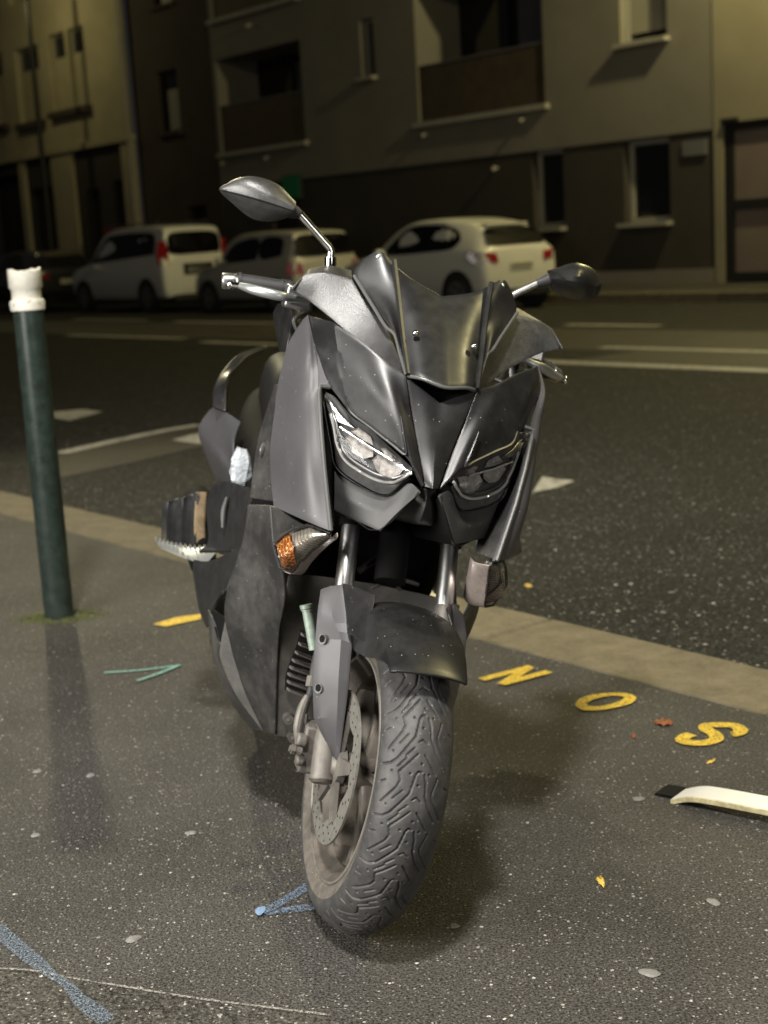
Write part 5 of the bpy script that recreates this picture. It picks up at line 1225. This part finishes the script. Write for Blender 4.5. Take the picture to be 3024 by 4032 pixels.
# dark hollow under the lower lip of the screen, and the lip itself
lipc = [tuple(np.array(p) + np.array([.0015, 0, -.001])) for p in rows('screen')[3]]
lip = lipc + [(p[0], -p[1], p[2]) for p in lipc[-2::-1]]
b = MB(); b.tube(lip, .0034, 8, smooth=4); b.build('screen_lip', M['edge'], ws)
ntop = rows('nose')[0]; low = [(p[0] - .012, p[1], p[2] - .004) for p in ntop]; mid_ = [(min(a[0], c[0]) - .05, a[1], (a[2] + c[2]) / 2) for a, c in zip(lipc, ntop)]
panel('screen_recess', [lipc, mid_, low], M['black'], sc, full=True, sub=4, thick=.002)

# --- headlights
LG = grid_surface(rows('hl'), 6)
Ln = np.cross(np.gradient(LG, axis=0), np.gradient(LG, axis=1)); Ln /= np.linalg.norm(Ln, axis=2, keepdims=True)
if Ln[..., 0].mean() < 0: Ln = -Ln
ti = np.sin(np.pi * np.linspace(.02, .98, LG.shape[0])) ** .5; tj = np.sin(np.pi * np.linspace(.02, .98, LG.shape[1])) ** .35
HB = LG - Ln * (.0025 + .017 * ti[:, None] * tj[None])[..., None]      # lamp housing: a shallow dish behind the lens
def behind(P, d):
    out = []
    for p in np.asarray(P, float):
        k = np.argmin(((LG[..., 1:] - p[1:]) ** 2).sum(-1)); a, c = np.unravel_index(k, LG.shape[:2])
        out.append(np.array([LG[a, c, 0], p[1], p[2]]) - Ln[a, c] * d)
    return np.array(out)
for sg in (1, -1):
    hl = panel('headlight', HB, M['housing'], sc, sub=1, thick=.003, mirror=sg < 0)
    panel('lens', rows('hl'), M['lens'], hl, sub=6, thick=0, mirror=sg < 0)
    panel('lens_rim', rows('hl_side'), M['gloss'], hl, sub=5, thick=.002, mirror=sg < 0)
    gp = behind(crs(np.array(D['hl_strip'][0]), 4), .004) * [1, sg, 1]
    b = MB(); b.tube(gp, [.0026] * len(gp), 8); b.build('light_guide', M['led'], hl)
    gq = behind(crs(np.array([(p[0], p[1], p[2] + .009) for p in D['hl_strip'][0]]), 4), .007) * [1, sg, 1]
    b = MB(); b.tube(gq, [.0018] * len(gq), 6); b.build('bezel', M['satin'], hl)
    lb_ = behind(crs(np.array(D['hl_line'][0]), 5), .003) * [1, sg, 1]
    b = MB(); b.tube(lb_, [.0017] * len(lb_), 6); b.build('light_bar', M['led'], hl)
    tp = [[tuple(q) for q in behind(r_, .006)] for r_ in rows('hl_tip')]
    panel('corner_reflector', tp, M['satin'], hl, sub=4, thick=.002, mirror=sg < 0)
    for k in ('bowl_a', 'bowl_b', 'bowl_c', 'bowl_d'):
        # ribbed lamp bowls: vertical flutes across a shallow dish
        P_ = behind(D[k][0], .0085); c = P_.mean(0); n = len(P_)
        y0, y1 = P_[:, 1].min(), P_[:, 1].max(); NB = 7; V = []; Fc = []
        loop = np.vstack([P_, P_[:1]])
        for q in range(NB + 1):
            y = y0 + (y1 - y0) * (q + .04) / (NB + .08); zs = []
            for a, e in zip(loop[:-1], loop[1:]):
                if (a[1] - y) * (e[1] - y) <= 0 and abs(a[1] - e[1]) > 1e-6:
                    f = (y - a[1]) / (e[1] - a[1]); zs.append(a * (1 - f) + e * f)
            if len(zs) < 2: continue
            zs = sorted(zs, key=lambda v: v[2]); lo, hi = zs[0], zs[-1]
            for f in (0, .35, .7, 1):
                p = lo * (1 - f) + hi * f; p = p + np.array([-.0035 * math.sin(math.pi * f) + (.0016 if q % 2 else 0), 0, 0]); V.append(tuple(p * [1, sg, 1]))
        m_ = len(V) // 4
        Fc = [(a * 4 + f, a * 4 + f + 1, a * 4 + f + 5, a * 4 + f + 4) for a in range(m_ - 1) for f in range(3)]
        finish('lamp_reflector', V, Fc, M['pale'], hl, True, 12)
    # turn signal
    sg_rows = rows('signal')
    bk = [[(p[0] - .016, p[1] * .975, p[2]) for p in r_] for r_ in sg_rows]
    ts = panel('turn_signal', bk, M['reflector'], sc, sub=5, thick=.003, mirror=sg < 0)
    panel('signal_lens', [[(p[0] + .004, p[1], p[2]) for p in r_] for r_ in sg_rows], M['siglens'], ts, sub=6, thick=0, mirror=sg < 0)
    if sg > 0:
        pass
    ab = [[(p[0] - .009, p[1] * .985, p[2] + .001) for p in r_[:3]] for r_ in sg_rows]
    ab = [[tuple(np.array(r_[0]) * .92 + np.array(r_[1]) * .08), tuple(np.array(r_[0]) * .45 + np.array(r_[1]) * .55), tuple(np.array(r_[1]) * .55 + np.array(r_[2]) * .45)] for r_ in ab]
    panel('amber_insert', ab, M['amber'] if sg > 0 else M['pinkish'], ts, sub=5, thick=.002, mirror=sg < 0)
    r0, r2 = sg_rows[0], sg_rows[2]
    side = [[(p[0], p[1], p[2]) for p in r2], [(p[0] - .030, p[1] * .88, p[2] - .004) for p in r2], [(p[0] - .055, p[1] * .86, p[2]) for p in r2]]
    panel('signal_side', side, M['pinkish'], ts, sub=4, thick=.002, mirror=sg < 0)
    loop = r0 + r2[::-1] + [r0[0]]
    b = MB(); b.tube([(p[0] - .002, p[1] * sg, p[2]) for p in loop], .0030, 6); b.build('signal_rim', M['plastic'], ts)

# --- leg shields
both('leg_shield', rows('leg'), M['plastic'], sc, sub=6, cv=(), thick=.006, bevel=.002)
both('leg_shield_corner', rows('leg_tri'), M['plastic'], sc, sub=3, thick=.004)
both('leg_shield_facet', rows('leg_facet'), M['facet'], sc, sub=4, thick=.004)
both('leg_shield_flank', rows('leg_side'), M['plastic'], sc, sub=4, thick=.004)
both('side_vent', rows('vent'), M['black'], sc, sub=3, thick=.004)
both('inner_strip', rows('inner_strip'), M['plastic'], sc, sub=5, thick=.004)
for sg in (1, -1):
    c = D['fair_screw'][0][0]; b = MB(); b.dome((c[0], c[1] * sg, c[2]), (.55, -sg * -.8 if False else sg * -(-.8) * -1 * -1, .1), .017, .006, n=16); b.build('cover_cap', M['edge'], sc)
iw = rows('inner_wall')
iw = [r_[:2] + [(r_[2][0], min(-.02, r_[2][1]), r_[2][2])] + [(r_[2][0] - .02, 0, r_[2][2])] for r_ in iw]
panel('inner_wall', iw, M['dirtyplastic'], sc, full=True, sub=4, thick=.004)
# radiator louvres: blades standing proud of a dark opening
SL = rows('slats')
rg_ = panel('radiator_grille', [[(r_[0][0] + .004, r_[0][1] - .0, r_[0][2] + .007), (r_[1][0] + .004, -.004, r_[1][2] + .007)] for r_ in [SL[0]]] + [[(r_[0][0] + .004, r_[0][1], r_[0][2] - .006), (r_[1][0] + .004, -.004, r_[1][2] - .006)] for r_ in SL], M['black'], sc, sub=3, thick=.002)
for k, r_ in enumerate(SL):
    a, e = np.array(r_[0]) + [.007, 0, 0], np.array(r_[1]) + [.007, .035, -.004]
    b = MB()
    V = [a + [0, .002, .002], e + [0, 0, .004], e + [.007, 0, -.003], a + [.006, .008, -.002], a + [0, .002, -.003], e + [0, 0, -.005], e + [.007, 0, -.006], a + [.006, .008, -.005]]
    b.add([tuple(v) for v in V], [(0, 1, 2, 3), (4, 7, 6, 5), (3, 2, 6, 7), (0, 4, 5, 1), (0, 3, 7, 4), (1, 5, 6, 2)]); b.build('louvre', M['dirtyplastic'], rg_, False)
for c in ((-.340, -.098, .246), (-.350, -.080, .208)):
    b = MB(); b.tube([(c[0] + .012, c[1], c[2]), (c[0] - .01, c[1], c[2])], .010, 16); o = b.build('wall_boss', M['dirtyplastic'], sc)
    b = MB(); b.tube([(c[0] + .0135, c[1], c[2]), (c[0] - .0, c[1], c[2])], .0035, 10); b.build('boss_screw', M['alloy'], o)
# oxidised sleeve of the side reflector stub
b = MB(); b.tube([(-.19, -.134, .497), (-.175, -.110, .430)], [.0095, .0085], 14); gsl = b.build('reflector_stub', M['greenish'], sc)
b = MB(); b.tube([(-.1925, -.138, .507), (-.191, -.1355, .500)], .0120, 14); b.tube([(-.1905, -.1346, .4985), (-.190, -.1340, .4962)], .0110, 14); b.build('stub_collar', M['greenish'], gsl)

# --- steering shroud and body core (dark, fills the space behind the wheel)
b = MB()
def ring(x, w, z0, z1, n=20):
    zc, h = (z0 + z1) / 2, (z1 - z0) / 2; out = []
    for j in range(n):
        a = 2 * math.pi * j / n; c, s = math.cos(a), math.sin(a)
        out.append((x, w * math.copysign(abs(c) ** .6, c), zc + h * math.copysign(abs(s) ** .6, s)))
    return out
def loft(rings):
    V = sum(rings, []); n = len(rings[0])
    return V, [(i * n + j, i * n + (j + 1) % n, (i + 1) * n + (j + 1) % n, (i + 1) * n + j) for i in range(len(rings) - 1) for j in range(n)] + [tuple(range(n))[::-1], tuple((len(rings) - 1) * n + j for j in range(n))]
V, Fc = loft([ring(-.16, .06, .79, .91), ring(-.30, .165, .66, .965), ring(-.42, .19, .56, .98), ring(-.50, .17, .30, .94), ring(-.58, .15, .22, .85)]); recalc(finish('body_core', V, Fc, M['black'], sc))  # front rings added inside the nose to block light leaking through gaps
V, Fc = loft([ring(-.46, .10, .17, .40), ring(-.60, .11, .16, .62), ring(-.80, .12, .17, .70), ring(-1.10, .13, .20, .72), ring(-1.35, .10, .34, .70)]); recalc(finish('frame_tunnel', V, Fc, M['black'], sc))
b = MB(); b.tube([forkpt(.58, 0), forkpt(.80, 0)], .03, 14); b.build('steering_head', M['black'], sc)
b = MB(); b.tube(stl([forkpt(.70, -.10), forkpt(.70, .12)]), .028, 14); b.build('fork_yoke', M['black'], sc)
b = MB(); b.tube([(-.20, -.052, .585), (-.235, .0, .625), (-.28, .055, .672)], .0065, 10, smooth=4); b.build('front_cable', M['rubber'], sc)
b = MB(); b.tube([(-.21, -.02, .555), (-.20, .01, .575), (-.21, .035, .56)], .004, 8, smooth=5); b.tube([(-.24, .045, .575), (-.235, .075, .572)], .004, 8); b.build('brake_line', M['edge'], sc)

# --- handlebar, levers, mirrors
def sidepts(k, sg): return [(p[0], p[1] * sg, p[2]) for p in D[k][0]]
bar = sidepts('bar', 1)
hb = bpy.data.objects.new('handlebar', None); COL.objects.link(hb); hb.parent = sc; hb.empty_display_size = .1
b = MB(); b.tube([(-.43, -.255, 1.058), (-.42, -.16, 1.062), (-.42, 0, 1.05), (-.42, .16, 1.062), (-.43, .255, 1.058)], .016, 14, smooth=5); b.build('bar_tube', M['black'], hb)
for sg in (1, -1):
    e0, e1, e2, e3 = [np.array(q) for q in sidepts('bar', sg)]
    if sg < 0:
        e0, e1, e3 = np.array([-.470, .330, 1.005]), np.array([-.462, .305, 1.013]), np.array([-.44, .235, 1.035])
    b = MB(); b.tube([e1, e1 * .7 + e3 * .3, e3], [.0155, .0165, .0165], 18); g_ = b.build('grip', M['rubber'], hb)
    for q in (.04, .80, .87, .93):
        b = MB(); c = e1 * (1 - q) + e3 * q; d_ = (e3 - e1) / np.linalg.norm(e3 - e1); b.tube([c - d_ * .003, c + d_ * .003], .0182, 18); b.build('grip_ring', M['rubber'], g_)
    b = MB(); d_ = (e1 - e0) / np.linalg.norm(e1 - e0); b.tube([e0, e0 + d_ * .003, e1 - d_ * .006, e1 - d_ * .004, e1], [.0135, .0155, .0155, .013, .0165], 18); b.build('bar_end', M['satin'], hb)
    lv = [np.array(q) for q in (sidepts('lever', 1) if sg > 0 else [(-.42, .328, 1.003), (-.41, .315, 1.005), (-.39, .285, 1.011), (-.375, .262, 1.017), (-.37, .235, 1.022), (-.38, .20, 1.03)])]
    b = MB(); b.tube(lv[1:], [.005, .0075, .0075, .006, .006], 12, smooth=5, flat=1.25); le = b.build('brake_lever', M['lever'], hb)
    b = MB(); b.dome(lv[0] + np.array([.0, 0, 0]), (.8, 0, .4), .0085, .007, n=12); b.tube([lv[0], lv[1]], .0055, 10); b.build('lever_ball', M['chrome'], le)
    mcp = np.array([-.405, -.236 * sg, 1.048]); b = MB(); b.box(mcp, (.05, .055, .045)); o = b.build('master_cylinder', M['satin'], hb); md = o.modifiers.new('edge', 'BEVEL'); md.width = .006; md.segments = 3
    b = MB(); b.tube([mcp + np.array([.005, .02 * sg, -.02]), mcp + np.array([.01, .0, -.045]), mcp + np.array([.0, .03 * sg, -.075]), mcp + np.array([-.01, .065 * sg, -.07])], .0045, 8, smooth=6); b.build('brake_line', M['satin'], hb)
    # mirror stem
    stem = D['stem'][0] if sg > 0 else [(-.42, .175, 1.09), (-.42, .172, 1.11), (-.42, .172, 1.128), (-.42, .185, 1.145), (-.42, .215, 1.168), (-.42, .243, 1.188)]
    b = MB(); b.tube([stem[0], stem[1]], .0115, 14); b.tube(stem[1:], .0072, 12, smooth=5); ms = b.build('mirror_stem', M['chrome'] if sg > 0 else M['satin'], sc)
    t0, t1 = (np.array(stem[-1]), np.array(D['mirror'][0][1])) if sg > 0 else (np.array([-.42, .226, 1.176]), np.array([-.415, .262, 1.197]))
    b = MB(); b.tube([t0, t0 * .6 + t1 * .4, t1], [.008, .0115, .015], 14); b.build('stem_boot', M['rubber'], ms)
    # housing: outline, bulging forward to a ridge, with the glass on the rider's side
    out = np.array(D['mir'][0]) if sg > 0 else np.array(D['rmir'][0])
    outc = crs(np.vstack([out, out[:1]]), 5)[:-1]; n = len(outc); cen = outc.mean(0)
    # the housing rises to a ridge that runs from the hub to the outer tip
    ra, rb = (np.array([-.42, -.285, 1.203]), np.array([-.41, -.410, 1.2125])) if sg > 0 else (np.array([-.42, .262, 1.192]), np.array([-.41, .335, 1.196]))
    rv = rb - ra; V = []
    for q, fx in ((0, 0), (.10, .30), (.35, .66), (.7, .92), (1, 1)):
        for p in outc:
            t = min(1, max(0, ((p - ra) @ rv) / (rv @ rv))); c = ra + rv * t; hgt = .066 * (1 - .75 * t ** 2.2)
            w_ = p * (1 - q) + c * q; V.append((w_[0] + hgt * fx, w_[1], w_[2]))
    Fc = [(i * n + j, i * n + (j + 1) % n, (i + 1) * n + (j + 1) % n, (i + 1) * n + j) for i in range(4) for j in range(n)]
    back = [(p[0] - .022, (p[1] * .95 + cen[1] * .05), (p[2] * .95 + cen[2] * .05)) for p in outc]
    nb = len(V); V += back; Fc += [(j, nb + j, nb + (j + 1) % n, (j + 1) % n) for j in range(n)]
    mh = recalc(finish('mirror', V, Fc, M['leather'] if sg > 0 else M['gloss'], sc, True, 50))  # second mirror in a darker material, its shade put into the colour
    V = [(p[0] - .021, p[1] * .93 + cen[1] * .07, p[2] * .93 + cen[2] * .07) for p in outc]
    finish('mirror_glass', V, [tuple(range(n))], M['chrome'], mh, False)
    if sg > 0:
        b = MB(); b.tube([(-.352, -.287, 1.202), (-.355, -.33, 1.2055), (-.366, -.37, 1.2085), (-.392, -.408, 1.211), (-.41, -.422, 1.2115)], [.001, .0018, .0018, .0016, .001], 6, smooth=5); b.build('mirror_seam', M['black'], mh)
        b = MB(); b.dome((-.378, -.385, 1.219), (.9, -.2, .2), .0045, .003); b.build('mirror_screw', M['satin'], mh)

# --- floor under the footboards
V, Fc = loft([ring(-.52, .20, .24, .40), ring(-.62, .225, .20, .42), ring(-.80, .225, .20, .42), ring(-.98, .20, .22, .42)]); recalc(finish('floor_tray', V, Fc, M['black'], sc))
# --- rear body
both('knee_panel', rows('knee'), M['gloss'], sc, sub=5, thick=.02)
both('tail_cowl', rows('tail'), M['grey'], sc, sub=5, thick=.005)
both('grab_rail', rows('railplate'), M['greydark'], sc, sub=5, thick=.016, bevel=.004)
# seat
rs = []
for (x, w, z0, z1) in ((-.56, .07, .70, .80), (-.62, .115, .68, .83), (-.75, .14, .66, .835), (-.95, .16, .66, .82), (-1.05, .165, .68, .845), (-1.15, .165, .70, .90), (-1.35, .155, .74, .915), (-1.5, .12, .78, .91), (-1.56, .07, .82, .89)):
    rs.append(ring(x, w, z0, z1, 24))
V, Fc = loft([[tuple(q) for q in r_] for r_ in crs(np.array(rs).reshape(len(rs), -1), 4).reshape(-1, 24, 3)]); recalc(finish('seat', V, Fc, M['seat'], sc, True, 50))
V, Fc = loft([[tuple(q) for q in r_] for r_ in crs(np.array([ring(x, w, z0, z1, 20) for (x, w, z0, z1) in ((-.90, .12, .45, .68), (-1.1, .17, .48, .70), (-1.35, .19, .55, .74), (-1.6, .15, .66, .80), (-1.72, .08, .72, .80))]).reshape(5, -1), 3).reshape(-1, 20, 3)]); recalc(finish('tail_body', V, Fc, M['black'], sc, True, 50))
both('footboard_side', rows('foot_side'), M['black2'], sc, sub=4, thick=.006)
both('tunnel_side', rows('tunnel_side'), M['black2'], sc, sub=5, thick=.006)
for sg in (1, -1):
    b = MB(); b.tube([(-.70, -.258 * sg, .602), (-.705, -.2585 * sg, .57), (-.70, -.254 * sg, .535)], [.003, .006, .003], 8, smooth=4); b.build('strap_hook', M['edge'], sc)
# passenger foot pegs
for sg in (1, -1):
    T_ = [np.array([p[0], p[1] * sg, p[2]]) for p in D['peg'][0]]; U_ = [np.array([p[0], p[1] * sg, p[2]]) for p in D['peg'][1]]
    b = MB(); V = []
    for t, u in zip(T_, U_):
        V += [t + [-.012, 0, 0], t + [.012, 0, 0], u + [.012, 0, 0], u + [-.012, 0, 0]]
    b.add([tuple(v) for v in V], [(i * 4 + j, i * 4 + (j + 1) % 4, (i + 1) * 4 + (j + 1) % 4, (i + 1) * 4 + j) for i in range(3) for j in range(4)] + [(3, 2, 1, 0), (12, 13, 14, 15)])
    pg = recalc(b.build('passenger_peg', M['satin'] if False else M['lever'], sc, False))
    b = MB()
    for q in range(13):
        t = q / 12 * .85; k = min(2, int(t * 3)); f = t * 3 - k; c = T_[k] * (1 - f) + T_[k + 1] * f; b.box(c + np.array([0, 0, .002]), (.024, .0045, .006))
    o = b.build('peg_teeth', M['lever'], pg, False); o['kind'] = 'stuff'
    b = MB(); b.tube([T_[3], T_[3] + np.array([.0, .05 * sg, .0])], .018, 12); b.build('peg_bracket', M['alloy'], sc)
# silencer on the right with its ribbed heat shield
b = MB(); b.tube([(-.98, -.215, .35), (-1.05, -.235, .375), (-1.15, -.245, .40), (-1.60, -.225, .44), (-1.66, -.22, .45)], [.02, .032, .038, .045, .035], 22); sil = b.build('silencer', M['black'], sc)
HS = []
for t in np.linspace(0, 1, 6):
    row_ = []
    for k, u in enumerate(np.linspace(0, 1, 8)):
        ridge = .013 if k % 3 == 1 else (.004 if k % 3 == 2 else 0)
        row_.append((-1.23 + .13 * t ** 1.6 + ridge, -.350 + .082 * u + .006 * t, (.497 + .028 * u) * (1 - t) + (.408 + .008 * u) * t - .012 * (1 - u) * (1 - t)))
    HS.append(row_)
panel('heat_shield', HS, M['black2'], sil, sub=3, cv=tuple(range(1, 7)), thick=.004, centre=(-1.6, 0, .45))
panel('shield_plate', [[(-1.235, -.272, .524), (-1.24, -.245, .528)], [(-1.17, -.270, .47), (-1.18, -.243, .472)], [(-1.10, -.264, .418), (-1.11, -.238, .42)]], mat('tan_heat_shield', (0.26, 0.19, 0.11), .6, .2, var=.3, vscale=40), sil, sub=3, thick=.004, centre=(-1.6, 0, .45))
# engine case, rear wheel
V, Fc = loft([ring(-1.0, .12, .20, .40), ring(-1.15, .16, .18, .42), ring(-1.45, .15, .18, .40), ring(-1.6, .10, .22, .34)]); recalc(finish('engine_case', V, Fc, M['alloy'], sc))
rw = bpy.data.objects.new('rear_wheel', None); COL.objects.link(rw); rw.parent = sc; rw.empty_display_size = .1
idt = lambda P: np.asarray(P, float)
P, F_, mi = tyre_mesh(160, [(.2745 * .995, 0), (.272, .016), (.266, .035), (.257, .052), (.245, .064), (.228, .070), (.21, .068), (.19, .060), (.172, .05)], .272, -1.54, 33, None, idt)
o = fast_mesh('tyre', P, F_, [M['tyre'], M['tyreside']], mi, rw); recalc(o); o.data.polygons.foreach_set('use_smooth', np.ones(len(o.data.polygons), bool))
wheel_parts(rw, -1.54, .272, idt, Rr=.176, wy=.05)
b = MB(); b.tube([(-.78, .17, .22), (-.80, .26, .10), (-.84, .34, -.085)], .011, 10, smooth=3); b.build('side_stand', M['black'], sc)
# crumpled plastic wedged beside the seat
V = []; Fc = []; rg = np.random.default_rng(11)
for i in range(7):
    for j in range(10):
        a = 2 * math.pi * j / 10; t = i / 6; rad = .024 * math.sin(math.pi * (.12 + .8 * t)) ** .6 * rg.uniform(.8, 1.2)
        V.append((-.78 + .6 * rad * math.cos(a), -.226 - .01 * t + rad * math.sin(a), .618 + .085 * t + rg.uniform(-.003, .003)))
Fc = [(i * 10 + j, i * 10 + (j + 1) % 10, (i + 1) * 10 + (j + 1) % 10, (i + 1) * 10 + j) for i in range(6) for j in range(10)] + [tuple(range(10))[::-1], tuple(60 + j for j in range(10))]
o = finish('crumpled_plastic', [tuple(sc.matrix_world @ Vector(v)) for v in V], Fc, M['scrap'], None, True, 25)
tag(o, 'white crumpled plastic scrap tucked between the seat and the leg shield', 'litter')
